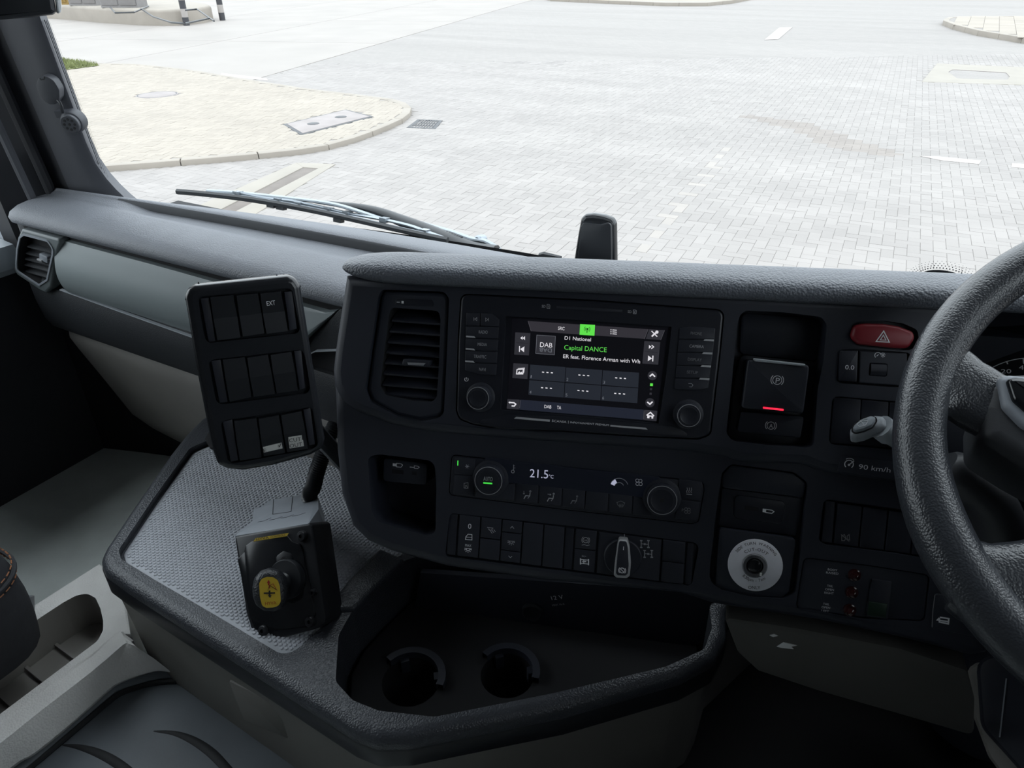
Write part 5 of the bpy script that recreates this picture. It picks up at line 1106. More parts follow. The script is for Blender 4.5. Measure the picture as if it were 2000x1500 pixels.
for ri, (sws, brs) in enumerate(rows):
    for si, q in enumerate(sws):
        # rocker: two facets meeting in a shallow crease
        tl, tr, br, bl = FA.pxs([za(*p) for p in q], .001); mb = MB(); f = .5; cl, cr_ = lerp2(tl, bl, f), lerp2(tr, br, f)
        hi, lo, lo2 = (.003, .0005, .0022) if ri == 0 else (.0014, .0022, .0010)
        P = [FA.P(*tl, -.0055), FA.P(*tr, -.0055), FA.P(*br, -.0055), FA.P(*bl, -.0055), FA.P(*lerp2(tl, tr, .02), hi), FA.P(*lerp2(tr, tl, .02), hi), FA.P(*cr_, lo), FA.P(*cl, lo), FA.P(*lerp2(br, bl, .02), lo2), FA.P(*lerp2(bl, br, .02), lo2)]
        mb.add(P, [(4, 7, 6, 5), (7, 9, 8, 6), (0, 4, 5, 1), (1, 5, 6), (1, 6, 2), (6, 8, 2), (2, 8, 9, 3), (3, 9, 7), (3, 7, 0), (0, 7, 4)])
        s_ = mb.build('switch', 'black', ax, 0)
        if (ri, si) == (0, 2): text('EXT', FA, za(648, 276), za(708, 268), 9.6, 'e_print', s_, .0032)
        if (ri, si) == (2, 1):
            k = block(FA, FA.pxs([za(*p) for p in [(620, 1264), (750, 1232), (757, 1270), (625, 1300)]], .003), .0008, .0030, 0, 'paper_label', 'sticker', s_); text('E', FA, za(628, 1296), za(646, 1290), 7, 'ink', s_, .0031); Ico(za, .0032, FA).l([(728, 1250), (736, 1258), (746, 1236)], .0006).done('ink', s_)
        if (ri, si) == (2, 2):
            block(FA, FA.pxs([za(*p) for p in [(797, 1195), (890, 1180), (894, 1220), (800, 1232)]], .003), .0008, .0030, 0, 'paper_label', 'sticker', s_); block(FA, FA.pxs([za(*p) for p in [(800, 1234), (900, 1214), (906, 1254), (806, 1271)]], .003), .0008, .0030, 0, 'paper_label', 'sticker', s_)
            text('CUT', FA, za(804, 1228), za(886, 1215), 8, 'ink', s_, .0031); text('OUT', FA, za(808, 1266), za(894, 1251), 8, 'ink', s_, .0031)
    for q in brs: block(FA, FA.pxs([za(*p) for p in q], 0), -.0055, -.001, .0008, 'end_bracket', 'button', ax)
mb = MB(); mb.tube([FA.P(.0, -.02, -.03), FA.P(.02, -.03, -.07), V((-.60, .60, 1.62)), V((-.62, .66, 1.46))], .011, 10); mb.build('mounting_arm', 'black', ax)

# ================================================================== ENGINE TUNNEL CONSOLE
RZ = 1.455
def gp(pts, z): return [tuple(atz(x, y, z)[:2]) for x, y in pts]
cons = empty('engine_tunnel_console', (-.6, .6, 1.2), 'engine tunnel console with ribbed tray and dark cup holder recess', 'console')
OUT = gp([(430, 800), (392, 818), (360, 850), (330, 888), (260, 988), (206, 1068), (194, 1092), (203, 1114), (250, 1148), (380, 1232), (560, 1348), (690, 1432), (735, 1450), (800, 1448), (1100, 1388), (1330, 1322), (1395, 1288), (1420, 1240), (1418, 1195)], RZ) + [(-.04, .95), (-.9, .93), (-1.10, .86)]
OUT = rp(OUT, .03, 4)
MATH = gp([(372, 878), (300, 978), (233, 1078), (238, 1096), (300, 1134), (430, 1210), (560, 1288), (640, 1225), (700, 1165), (775, 1092)], RZ) + [(-.45, .84), (-.60, .90), (-.95, .88), (-1.04, .80)]
CUPH = gp([(792, 1098), (735, 1150), (690, 1195), (662, 1245), (656, 1335), (690, 1372), (740, 1392), (850, 1404), (1080, 1358), (1300, 1306), (1375, 1272), (1390, 1230), (1385, 1190)], RZ) + [(-.12, .86), (-.42, .80)]
plate(WZ, OUT, [(rp(MATH, .02), .012), (rp(CUPH, .02), .165)], RZ - .045, RZ + .004, .016, 'tray_rim', ['rim', 'rim'], cons, 5, 50, False)
block(WZ, inset(ccw(rp(MATH, .02)), .004), RZ - .010, RZ - .006, .002, 'tray_mat', 'matrub', cons)
# dimpled tray mat
mi_ = inset(ccw(rp(MATH, .02)), .010); mb = MB(); mxs = [p[0] for p in mi_]; mys = [p[1] for p in mi_]; px_, py_ = .0066, .0058; r_i = 0; y_ = min(mys)
dd = V((math.cos(.45), math.sin(.45))); de = V((-dd.y, dd.x)); n_d = 0
for i in range(-130, 130):
    for j in range(-130, 130):
        c = V((-.72, .6)) + dd * ((i + (j % 2) * .5) * px_) + de * (j * py_)
        if not inpoly((c.x, c.y), mi_): continue
        pts_b = [(c.x + (dd.x * math.cos(a) * px_ * .54 + de.x * math.sin(a) * py_ * .60), c.y + (dd.y * math.cos(a) * px_ * .54 + de.y * math.sin(a) * py_ * .60)) for a in (rad(30 + 60 * k) for k in range(6))]
        pts_t = [((p[0] - c.x) * .55 + c.x, (p[1] - c.y) * .55 + c.y) for p in pts_b]; z0 = RZ - .006
        mb.add([(p[0], p[1], z0 - .0002) for p in pts_b] + [(p[0], p[1], z0 + .0013) for p in pts_t], [(k, (k + 1) % 6, 6 + (k + 1) % 6, 6 + k) for k in range(6)] + [(6, 7, 8, 9, 10, 11)])
kinds(mb.build('mat_dimples', 'matrub', cons, 0), 'stuff')
# side walls under the rim
OC = ccw(OUT); mb = MB()
mb.rings([[V((u, v, z)) for u, v in inset(OC, d)] for z, d in ((RZ - .040, .003), (RZ - .046, .006), (RZ - .12, .010), (RZ - .19, .013), (RZ - .256, .016))][::-1], True); mb.build('console_wall', 'conslow', cons, 45)
mb = MB(); mb.rings([[V((u, v, z)) for u, v in inset(OC, d)] for z, d in ((RZ - .047, .001), (RZ - .045, -.0015), (RZ - .018, -.0015), (RZ - .014, .001))], True); mb.build('rim_band', 'black', cons, 45)
# latch pocket in the rear wall
fk = Fr((-.65, .392, 1.32), (1, 0, 0), (0, -1, -.02)); 
block(fk, rp(fk.pxs([(449, 1326), (520, 1360), (558, 1392), (566, 1440), (480, 1405), (462, 1362)]), .004), -.02, .004, .004, 'latch_pocket', 'conslow', cons)
block(WZ, rp(gp([(742, 1074), (792, 1096), (735, 1148), (692, 1192), (630, 1196), (690, 1128)], RZ + .006), .006), RZ, RZ + .011, .005, 'divider_strip', 'rim', cons, 3)
block(WZ, rp(gp([(400, 858), (412, 838), (440, 842), (440, 872), (412, 876)], RZ + .004), .01), RZ, RZ + .0048, .0004, 'recess_shade', 'gap', cons)  # flat dark patch painted for the shade inside a small recess
# cup holders
CZ = RZ - .081 + .004
cupdisc = gp([(735, 1335), (740, 1270), (775, 1250), (830, 1245), (868, 1262), (890, 1275), (925, 1268), (950, 1246), (1000, 1240), (1045, 1252), (1062, 1290), (1058, 1340), (1010, 1362), (940, 1365), (905, 1352), (860, 1366), (790, 1378), (750, 1365)], CZ + .02)
h1 = gp([(800, 1312)], CZ + .02)[0]; h2 = gp([(990, 1300)], CZ + .02)[0]
plate(WZ, inset(ccw(rp(CUPH, .02)), .006), [(circ(h1, .040, 28), .06), (circ(h2, .037, 28), .06)], CZ - .07, CZ, .003, 'cup_holder_insert', ['gap', 'gap'], cons, 2, 45)
for hc, rr in ((h1, .044), (h2, .041)):
    mb = MB(); mb.arc(WZ, hc, rr, 10, 170, .010, CZ, 16); 
    o_ = mb.build('cup_brow', 'facia', cons); o_.scale.z = 30
    for a in (40, 140):
        p = (hc[0] + (rr - .006) * math.cos(rad(a)), hc[1] + (rr - .006) * math.sin(rad(a))); mb = MB(); mb.box(Fr(V((*p, CZ)), (-math.sin(rad(a)), math.cos(rad(a)), 0), (0, 0, 1)), -.006, .006, -.003, .006, -.02, .003); mb.build('cup_clip', 'facia', cons)
# back wall of the recess with the 12 V socket
f12 = Fr(atz(1088, 1225, RZ - .075), _U, V((math.sin(PA), -math.cos(PA), .12)))
sk = empty('power_socket', f12.P(0, -.02, -.01), '12 V power socket panel in the dark recess under the switches', 'socket')
block(f12, f12.pxs([(820, 1120), (1395, 1160), (1395, 1262), (1180, 1262), (800, 1240)], 0), -.012, -.002, .002, 'socket_panel', 'facia2', sk)
text('12 V', f12, (1078, 1172), (1101, 1169), 9.5, 'e_print', sk, 0); text('MAX 16 A', f12, (1079, 1184), (1103, 1181), 4.5, 'e_print2', sk, 0)
mb = MB(); q = f12.px(1040, 1195, 0); mb.lathe(f12, q, [(.016, -.004), (.016, .002), (.013, .004), (.011, .003)], 28); mb.build('socket_cap', 'black', sk)

# ================================================================== TIPPER CONTROL
zt = Z(400, 900, 3.75)
bt = atz(*zt(600, 1300), RZ - .004); fN = V((.12, -.80, .60))
FT = Fr(bt, on(*zt(765, 455), bt, fN) - on(*zt(215, 555), bt, fN), fN)
tc_ = empty('tipper_control', bt, 'black tipper control box with a round lever knob on the tray', 'control box')
front = [(215, 555), (480, 505), (765, 455), (790, 470), (885, 1150), (880, 1190), (800, 1235), (600, 1290), (400, 1332), (345, 1275), (325, 1190), (300, 1110)]
F3 = FT.pxs([zt(*p) for p in front], .0)
block(FT, rp(F3, .004), -.045, 0, .003, 'housing', 'steel', tc_)
# top hood with its moulded outline, leaning back from the front plate
FH = Fr(FT.P(*FT.px(*zt(490, 505))), FT.U, (FT.V * .93 + FT.N * .38)); 
hood = [(215, 548), (345, 438), (352, 356), (378, 346), (425, 330), (462, 292), (600, 264), (735, 241), (760, 262), (832, 276), (834, 352), (764, 456), (480, 506)]
ho_ = block(FH, rp(FH.pxs([zt(*p) for p in hood], .0), .002), -.03, 0, .002, 'hood', 'hoodm', tc_)
Ico(zt, .0003, FH).l([(503, 282), (497, 392), (632, 372), (644, 258)], .0008).done('ink', ho_, 'moulded_mark')
ic = Ico(zt, .0003, FH)
for k in range(4): x = 388 + k * 84; y = 448 - k * 14; ic.l([(x, y), (x + 40, y - 6), (x + 98, y - 26 if k else y - 30)], .0007)
ic.done('ink', ho_, 'moulded_mark')
pf = rp(FT.pxs([zt(*p) for p in [(240, 720), (290, 665), (300, 620), (345, 588), (480, 560), (600, 545), (640, 590), (700, 610), (720, 660), (735, 760), (770, 900), (810, 1130), (760, 1215), (480, 1250), (370, 1240), (330, 1140)]], .002), .004)
ff = block(FT, pf, -.002, .003, .0015, 'front_plate', 'blackg', tc_)
for sx_, sy_ in ((708, 552), (425, 1245), (768, 1180), (790, 965)):
    q = FT.px(*zt(sx_, sy_), .004); rr = .0075 if sy_ != 965 else .005; mb = MB(); mb.lathe(FT, q, [(rr, .0), (rr, .004), (rr * .8, .0062), (rr * .35, .0066), (rr * .33, .004), (.0001, .004)], 20); mb.build('bolt', 'steel', tc_)
st_ = block(FT, FT.pxs([zt(*p) for p in [(376, 566), (616, 528), (602, 552), (356, 591)]], .003), .0028, .0036, 0, 'caution_sticker', 'yellow', ff)
text('HYVA', FT, zt(378, 585), zt(470, 570), 4.5, 'ink', ff, .0037); text('CONTROLS', FT, zt(482, 567), zt(590, 550), 3.6, 'ink', ff, .0037)
q = FT.px(*zt(585, 735), .003); sl2 = block(FT, rp([(q[0] - .013, q[1] - .014), (q[0] + .013, q[1] - .014), (q[0] + .013, q[1] + .008), (q[0], q[1] + .014), (q[0] - .013, q[1] + .008)], .006), .002, .0042, .001, 'slot_plate', 'steel', ff)
block(FT, rp([(q[0] - .006, q[1] - .012), (q[0] + .006, q[1] - .012), (q[0] + .006, q[1] + .003), (q[0], q[1] + .007), (q[0] - .006, q[1] + .003)], .004), .004, .0046, 0, 'slot', 'gap', sl2)
# lever knob: a boss disc and the rounded handle with its label
q = FT.px(*zt(590, 870), .010); mb = MB(); mb.lathe(FT, q, [(.0265, .002), (.0270, .010), (.0255, .013), (.0001, .0135)], 36, True, False); kb = mb.build('lever_boss', 'black', tc_)
FKp = FT.P(*FT.px(*zt(470, 950), .045), .045); FK = Fr(FKp, FT.U, (CP - FKp).normalized() * .9 + FT.N * .3)
ko = rp(FK.pxs([zt(*p) for p in [(340, 930), (352, 860), (400, 805), (470, 782), (545, 800), (590, 850), (605, 930), (600, 1020), (570, 1080), (500, 1108), (420, 1100), (365, 1060), (343, 1000)]], 0), .01)
mb = MB(); rs = []; ko = ccw(ko)
for d, n_ in ((.006, -.030), (.001, -.020), (0, -.010), (.0015, -.004), (.005, .0), (.009, .002)): rs.append([FK.P(u, v, n_) for u, v in inset(ko, d)])
mb.rings(rs, True, True, True); kn = mb.build('lever_knob', M['pad_black'] if 'pad_black' in M else mat('knob_black', (.018, .02, .024), .4, grain=('leather', 420, .5)), tc_, 60)
mb = MB(); mb.tube([FT.P(*q, .008), FK.P(.006, 0, -.02)], .012, 14); mb.build('lever_shaft', 'black', tc_)
lb_ = block(FK, rp(FK.pxs([zt(*p) for p in [(398, 900), (415, 865), (455, 850), (500, 852), (535, 875), (550, 920), (557, 1030), (540, 1062), (500, 1074), (450, 1078), (420, 1060), (405, 1000)]], .002), .006), .0018, .0026, 0, 'knob_label', 'yellow', kn)
LBN = .0028
text('HYVA', FK, zt(443, 1058), zt(524, 1050), 6.4, 'redink', kn, LBN)
Ico(zt, LBN, FK).p([(466, 872), (480, 893), (472, 893), (474, 912), (462, 912), (462, 896), (454, 896)]).l([(474, 935), (474, 912)], .001).l([(474, 915), (500, 900), (525, 945)], .0006).done('redink', kn, 'arrow_symbol')
Ico(zt, LBN, FK).l([(474, 912), (460, 950)], .0005).l([(474, 912), (532, 948)], .0005).l([(432, 970), (515, 968)], .0018).l([(474, 950), (475, 990)], .0022).p([(462, 985), (490, 984), (478, 1004)]).done('ink', kn, 'tipper_symbol')
# corrugated conduit from the control up behind the facia
hp_ = on(606, 976, FH.o, FH.N); hd_ = (hp_ - CP).dot(FWD); cpts = [hp_ - FH.N * .03, hp_ + FH.N * .004, atd(612, 950, hd_ * .985), atd(618, 925, hd_ * .975), atd(628, 895, hd_ * .97), atd(640, 860, hd_ * .97), atd(655, 830, hd_ * .98)]
def smooth_path(P, k=8):
    out = []
    for i in range(len(P) - 1):
        p0, p1, p2, p3 = P[max(i - 1, 0)], P[i], P[i + 1], P[min(i + 2, len(P) - 1)]
        for j in range(k):
            t = j / k; out.append(.5 * ((2 * p1) + (p2 - p0) * t + (2 * p0 - 5 * p1 + 4 * p2 - p3) * t * t + (-p0 + 3 * p1 - 3 * p2 + p3) * t ** 3))
    return out + [P[-1]]
pth = smooth_path(cpts, 16); mb = MB(); mb.tube(pth, [.0122 if i % 2 else .0096 for i in range(len(pth))], 14)
tag(mb.build('conduit', 'black'), 'black corrugated conduit rising from the tipper control box', 'conduit')

# ================================================================== STORAGE CONSOLE, RUBBER MAT, SEAT
z5 = Z(0, 1100, 3.75)
SZ = 1.30
sb_ = empty('storage_console', (-1.05, .35, 1.2), 'light grey storage console with an open bin beside the passenger seat', 'console')
BIN = rp(gp([z5(*p) for p in [(-500, 960), (0, 612), (300, 395), (460, 290), (560, 235), (640, 222), (700, 255), (735, 330), (755, 420), (755, 490), (715, 570), (600, 655), (300, 880), (0, 1105), (-500, 1480)]], SZ), .02)
TOPO = gp([z5(*p) for p in [(-600, 840), (0, 462), (725, 0), (900, 90), (930, 320), (960, 520), (865, 512), (700, 660), (0, 1190), (-600, 1640)]], SZ)
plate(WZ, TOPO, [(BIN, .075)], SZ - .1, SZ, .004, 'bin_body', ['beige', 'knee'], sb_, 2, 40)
for a, b in (((225, 795), (330, 880)), ((445, 628), (550, 705)), ((-10, 965), (95, 1058))):
    A_z, B_z = atz(*z5(*a), SZ - .073), atz(*z5(*b), SZ - .073); mb = MB(); fr = Fr(A_z, B_z - A_z, (0, 0, 1)); mb.box(fr, -.02, (B_z - A_z).length + .02, -.0025, .0025, -.004, .006); mb.build('bin_rib', 'knee', sb_)
B1 = [(-600, 1645), (0, 1192), (300, 960), (600, 735), (700, 660), (866, 512), (905, 535), (930, 552), (960, 575)]
C1 = [(-600, 1780), (0, 1320), (300, 1080), (600, 850), (760, 720), (905, 595), (940, 590), (970, 600), (1000, 612)]
D1 = [(-600, 2100), (60, 1510), (250, 1390), (500, 1190), (680, 1030), (780, 940), (880, 870), (1130, 790), (1260, 800)]
E1 = [(-600, 2140), (90, 1530), (280, 1405), (520, 1205), (700, 1045), (800, 955), (900, 885), (1140, 800), (1270, 812)]
L1 = [atz(*z5(*p), SZ + .004) for p in B1]; L2 = [atz(*z5(*p), SZ + .002) for p in C1]; L3 = [atz(*z5(*p), SZ - .045) for p in D1]; L4 = [atz(*z5(*p), SZ - .075) for p in E1]
sm = lambda P: smooth_path(P, 4)
L0 = [p + V((0, 0, -.006)) + V((-.004, .006, 0)) for p in L1]
mb = MB(); mb.rings([sm(L4), sm(L3), sm([a.lerp(b, .5) + V((0, 0, .003)) for a, b in zip(L2, L3)]), sm([a.lerp(b, .08) for a, b in zip(L2, L3)]), sm(L2), sm(L1), sm(L0)], False, flip=False); mb.build('side_skirt', 'beige', sb_, 25)
RM_Z = 1.235
mo = gp([(-200, 1690), (25, 1508), (208, 1350), (232, 1334), (256, 1325), (300, 1314), (350, 1310), (420, 1360), (560, 1450), (760, 1640), (300, 1900)], RM_Z)
rm_ = empty('rubber_floor_mat', (-.7, .25, 1.2), 'dark rubber mat with a raised lip at the bottom left', 'mat')
block(WZ, mo, 1.201, RM_Z - .006, .003, 'mat_sheet', 'rubber', rm_)
lip = smooth_path([atz(x, y, RM_Z) for x, y in [(-200, 1690), (25, 1512), (120, 1432), (208, 1357), (232, 1341), (262, 1331), (300, 1321), (345, 1316), (400, 1336), (500, 1420)]], 6)
mb = MB(); mb.tube(lip, .009, 10, sq=.8); mb.build('mat_lip', 'rubber', rm_)
lip2 = smooth_path([atz(x, y, RM_Z - .003) for x, y in [(-200, 1705), (40, 1514), (130, 1440), (214, 1369), (238, 1353), (266, 1343), (300, 1334), (345, 1330)]], 6)
mb = MB(); mb.tube(lip2, .0045, 8); mb.build('mat_groove', 'rubberd', rm_)
for pts in ([(122, 1455), (150, 1458), (185, 1468), (220, 1485), (255, 1510), (275, 1530)], [(300, 1428), (340, 1432), (375, 1445), (410, 1468), (440, 1498), (470, 1530)]):
    P = smooth_path([atz(x, y, RM_Z - .006) for x, y in pts], 5); n_ = len(P); mb = MB(); mb.tube(P, [.0008 + .006 * math.sin(math.pi * min(1, (i + .3) / n_ * .8)) for i in range(n_)], 8, sq=.35); mb.build('mat_groove', 'rubberd', rm_)
# passenger seat: only its front corner shows
se = empty('passenger_seat', (-1.15, .1, 1.2), 'dark fabric seat corner with stitched bolster at the left edge', 'seat')
sc_ = V((-1.165, .005, 1.40)); mb = MB(); rs = []
for k, zz in enumerate((-.10, -.09, -.04, .0, .05, .08, .10, .115, .12)):
    ins = (.03, .005, 0, .0, .004, .014, .03, .06, .12)[k]; q = rp([(-.20 + ins, -.36 + ins), (.13 - ins, -.36 + ins), (.13 - ins, .34 - ins), (-.20 + ins, .34 - ins)], .07 - ins * .3, 5); rs.append([sc_ + V((u, v, zz)) for u, v in q])
mb.rings(rs, True, True, True); cu2 = mb.build('seat_cushion', 'fabric', se, 60)
q = rp([(-.20, -.36), (.13, -.36), (.13, .34), (-.20, .34)], .07, 8); mb = MB(); mb.tube([sc_ + V((u * 1.005, v * 1.004, .052)) for u, v in q] + [sc_ + V((q[0][0] * 1.005, q[0][1] * 1.004, .052))], .0035, 6); mb.build('seam_piping', 'fabric', cu2)
mb = MB()
for i in range(len(q)):
    a = V((*q[i], 0)); b = V((*q[(i + 1) % len(q)], 0)); L = (b - a).length; k = max(1, int(L / .009))
    for j in range(k):
        p0 = a.lerp(b, (j + .15) / k); p1 = a.lerp(b, (j + .8) / k)
        for zz, g in ((.061, 1.0), (.043, 1.003)): mb.tube([sc_ + V((p0.x * g, p0.y * g, zz)), sc_ + V((p1.x * g, p1.y * g, zz))], .0011, 4)
kinds(mb.build('stitching', 'stitch', cu2), 'stuff')
mb = MB(); mb.box(WZ, -1.30, -1.06, -.30, .22, 1.20, 1.31); mb.build('seat_base', 'doorc', se, 0)
mb = MB(); mb.tube([atd(20, 1222, 1.19), atd(45, 1210, 1.18), atd(57, 1190, 1.17), atd(56, 1165, 1.17)], .008, 10); mb.build('seat_lever', 'silver', se)
bb = MB(); rs = []
for zz, yy in ((1.58, -.32), (1.75, -.36), (2.0, -.42), (2.2, -.46), (2.28, -.48)): rs.append([V((-1.20 + u, yy + v, zz)) for u, v in rp([(-.22, -.06), (.20, -.06), (.20, .06), (-.22, .06)], .04)])
bb.rings(rs, True, True, True); bb.build('backrest', 'fabric', se, 60)

# ================================================================== STEERING WHEEL, STALKS, CLUSTER
tw = rad(55.0); wn = V((0, -math.cos(tw), math.sin(tw))); FW = Fr((.243, .609, 1.937), (1, 0, 0), wn)
R0, r0 = .208, .019
whl = empty('steering_wheel', FW.P(0, 0, -.1), 'black leather steering wheel at the right edge', 'steering wheel')
mb = MB(); rs = []; NS = 96
for k in range(NS):
    a = 2 * math.pi * k / NS; c = math.cos(a); s_ = math.sin(a); ctr = (R0 * c, R0 * s_)
    thick = 1.0 + .10 * math.exp(-((s_ + .55) / .25) ** 2)
    rs.append([FW.P(ctr[0] + c * r0 * thick * math.cos(b), ctr[1] + s_ * r0 * thick * math.cos(b), r0 * .95 * thick * math.sin(b)) for b in (2 * math.pi * j / 18 for j in range(18))])
rs.append(rs[0]); mb.rings(rs, True); mb.build('rim', 'wheel', whl, 80)
def spoke(path, widths, thick, name, m_):
    mb = MB(); rs = []; n = len(path); P = [V(p) for p in path]
    for i, p in enumerate(P):
        t = (P[min(i + 1, n - 1)] - P[max(i - 1, 0)]).normalized(); e = V((-t.y, t.x)); w_, h_, z_ = widths[i], thick[i][0], thick[i][1]
        rs.append([FW.P(*(p + e * (w_ * math.copysign(abs(math.cos(b)) ** .7, math.cos(b)))), z_ + h_ * math.copysign(abs(math.sin(b)) ** .8, math.sin(b))) for b in (2 * math.pi * j / 20 for j in range(20))])
    mb.rings(rs, True, True, True); return mb.build(name, m_, whl, 70)
for sg in (1, -1):
    P_ = [tuple(p[:2]) for p in smooth_path([V((u * sg, v, 0)) for u, v in [(-.213, .012), (-.194, .014), (-.179, .012), (-.164, .007), (-.144, .001)]], 4)]
    spoke(P_, [.044 + .008 * math.sin(math.pi * min(1, i_ / 5)) - .016 * min(1, i_ / 8) for i_ in range(17)], [(.014, -.002 - .010 * min(1, i_ / 12)) for i_ in range(17)], 'spoke', 'wheel')
    P_ = [tuple(p[:2]) for p in smooth_path([V((u * sg, v, 0)) for u, v in [(-.156, -.138), (-.138, -.140), (-.115, -.132), (-.085, -.110), (-.05, -.075)]], 4)]
    spoke(P_, [.028 + .006 * math.sin(math.pi * i_ / 16) for i_ in range(17)], [(.016, -.004 - .012 * i_ / 16) for i_ in range(17)], 'spoke', 'wheel')
hb_ = [(-.163, -.03), (-.168, -.004), (-.167, .016), (-.160, .029), (-.140, .036), (-.08, .046)]
hubp = rp(hb_ + [(0, .050)] + [(-u, v) for u, v in hb_[::-1]] + [(.135, -.042), (.095, -.055), (.07, -.085), (.03, -.105), (-.03, -.105), (-.07, -.085), (-.095, -.055), (-.135, -.042)], .012)
block(FW, hubp, -.06, .004, .012, 'hub_pad', 'wheelhub', whl, 4)
pod = rp(FW.pxs([(1962, 745), (1978, 740), (2080, 752), (2080, 830), (2010, 815), (1975, 785)], .008), .008)
block(FW, rp(FW.pxs([(1948, 738), (1966, 730), (2090, 742), (2090, 850), (2000, 838), (1958, 795)], .008), .01), .0, .009, .005, 'switch_pod', 'stalk', whl, 3)
block(FW, pod, .006, .014, .005, 'switch_button', 'blackg', whl, 3)
sc0 = FW.P(0, 0, -.05); ccol = MB(); ccol.tube([FW.P(0, 0, -.05), FW.P(0, -.0, -.16), V((.243, .86, 1.62)), V((.243, .93, 1.30))], [.06, .065, .07, .09], 20)
col_ = empty('steering_column', V((.243, .93, 1.3)), 'dark steering column shroud below the wheel', 'steering column'); ccol.build('column_shroud', 'facia2', col_)
# grey wiper stalk
FS = Fr(atd(1700, 832, .70), RGT + UPV * .16, (CP - atd(1700, 832, .70)) + UPV * .35)
so = rp(FS.pxs([zr(*p) for p in [(1298, 1325), (1305, 1275), (1340, 1222), (1420, 1170), (1540, 1146), (1620, 1152), (1652, 1185), (1660, 1260), (1600, 1292), (1520, 1305), (1440, 1340), (1360, 1358), (1310, 1352)]], 0), .006)
stk = empty('wiper_stalk', FS.P(0, 0, -.02), 'pale grey control stalk tip with a wiper button left of the wheel', 'stalk')
block(FS, so, -.016, 0, .005, 'stalk_tip', 'stalkm', stk, 3)
bt_ = block(FS, rp(FS.pxs([zr(*p) for p in [(1326, 1296), (1345, 1262), (1400, 1212), (1500, 1172), (1540, 1180), (1552, 1205), (1515, 1262), (1430, 1300), (1350, 1318)]], .003), .004), -.002, .0065, .0015, 'stalk_button', 'doorl', stk, 2)
block(FS, inset(ccw(rp(FS.pxs([zr(*p) for p in [(1326, 1296), (1345, 1262), (1400, 1212), (1500, 1172), (1540, 1180), (1552, 1205), (1515, 1262), (1430, 1300), (1350, 1318)]], .001), .004)), -.0016), -.002, .0008, 0, 'button_gap', 'gap', stk)
Ico(zr, .0067, FS).l([(1368, 1244), (1395, 1268), (1452, 1252), (1478, 1210)], .0006).l([(1368, 1244), (1420, 1206), (1478, 1210)], .0006).l([(1400, 1205), (1440, 1250)], .0006).l([(1430, 1192), (1470, 1188)], .0005).done('cream', bt_)
mb = MB(); mb.tube(smooth_path([FS.P(*FS.px(*zr(1600, 1230)), -.008), atd(1742, 850, .71), atd(1800, 880, .73), atd(1900, 930, .74)], 5), [.012] * 5 + [.010] * 11, 14); mb.build('stalk_arm', 'stalkm', stk)
mb = MB(); mb.tube(smooth_path([atd(1845, 905, .66), atd(1885, 940, .66), atd(1935, 985, .66), atd(1960, 1050, .67), atd(1975, 1120, .68)], 6), [.013, .016, .018, .019, .020, .020] + [.021] * 19, 16)
tag(mb.build('retarder_lever', 'wheelhub'), 'dark curved lever behind the lower left of the wheel', 'lever')
# instrument cluster
oC = atd(1990, 770, .80); FC = Fr(oC, (1, 0, 0), (0, -math.cos(rad(28)), math.sin(rad(28))))
cl = empty('instrument_cluster', oC, 'instrument cluster with a white dial arc behind the wheel', 'instrument cluster')
block(FC, rp(FC.pxs([(1790, 610), (2350, 560), (2380, 1000), (1830, 1010)], -.012), .01), -.05, -.012, .003, 'cluster_housing', 'facia', cl)
block(FC, FC.pxs([(1905, 640), (2300, 620), (2330, 980), (1915, 980)], -.010), -.013, -.010, .001, 'dial_glass', 'blackg', cl)
dcq = FC.px(2012, 815, -.009); dq2 = FC.px(1950, 712, -.009); DRr = math.hypot(dq2[0] - dcq[0], dq2[1] - dcq[1])
mb = MB(); mb.arc(FC, dcq, DRr, 40, 220, .0009, -.009, 40)
for k in range(14):
    a = rad(220 - k * 13.8); r1 = DRr - (.006 if k % 2 == 0 else .003); mb.stroke(FC, [(dcq[0] + DRr * math.cos(a), dcq[1] + DRr * math.sin(a)), (dcq[0] + r1 * math.cos(a), dcq[1] + r1 * math.sin(a))], .0012, -.009)
mb.build('dial_scale', 'e_print', cl, 0)
text('20', FC, (1955, 729), (1975, 729), 10, 'e_print', cl, -.009); text('40', FC, (1990, 722), (2010, 722), 11, 'e_print', cl, -.009); text('60', FC, (2035, 735), (2056, 735), 11, 'e_print', cl, -.009)
# driver side knee panels
FN = Fr(FP.P(*FP.px(1640, 1290, -.05), -.05), _U, (FP.N * .5 + V((.15, -.75, -.25))))
kp = empty('driver_knee_panel', FN.P(0, -.03, 0), 'dark grey knee panel under the dash with a worn white mark', 'trim panel')
block(FN, rp(FN.pxs([(1413, 1206), (1560, 1228), (1760, 1268), (1890, 1310), (1905, 1370), (1903, 1440), (1760, 1398), (1600, 1352), (1480, 1312), (1440, 1275)]), .006), -.03, 0, .004, 'panel', 'kneed', kp)
block(FN, FN.pxs([(1517, 1262), (1530, 1254), (1557, 1260), (1545, 1262), (1550, 1267), (1525, 1264)]), -.001, .0008, 0, 'worn_mark', 'whitep', kp); block(FN, FN.pxs([(1503, 1240), (1512, 1238), (1520, 1241), (1510, 1243)]), -.001, .0008, 0, 'worn_mark', 'whitep', kp)
FQ = Fr(atd(1960, 1400, .80), RGT, CP - atd(1960, 1400, .80))
cv = empty('column_cover', FQ.P(0, -.08, 0), 'tall dark trim cover at the bottom right corner', 'trim panel')
block(FQ, rp(FQ.pxs([(1880, 1290), (2150, 1290), (2200, 1600), (1990, 1560), (1930, 1480), (1900, 1400)]), .02), -.06, -.012, .01, 'grey_backing', 'conslow', cv)
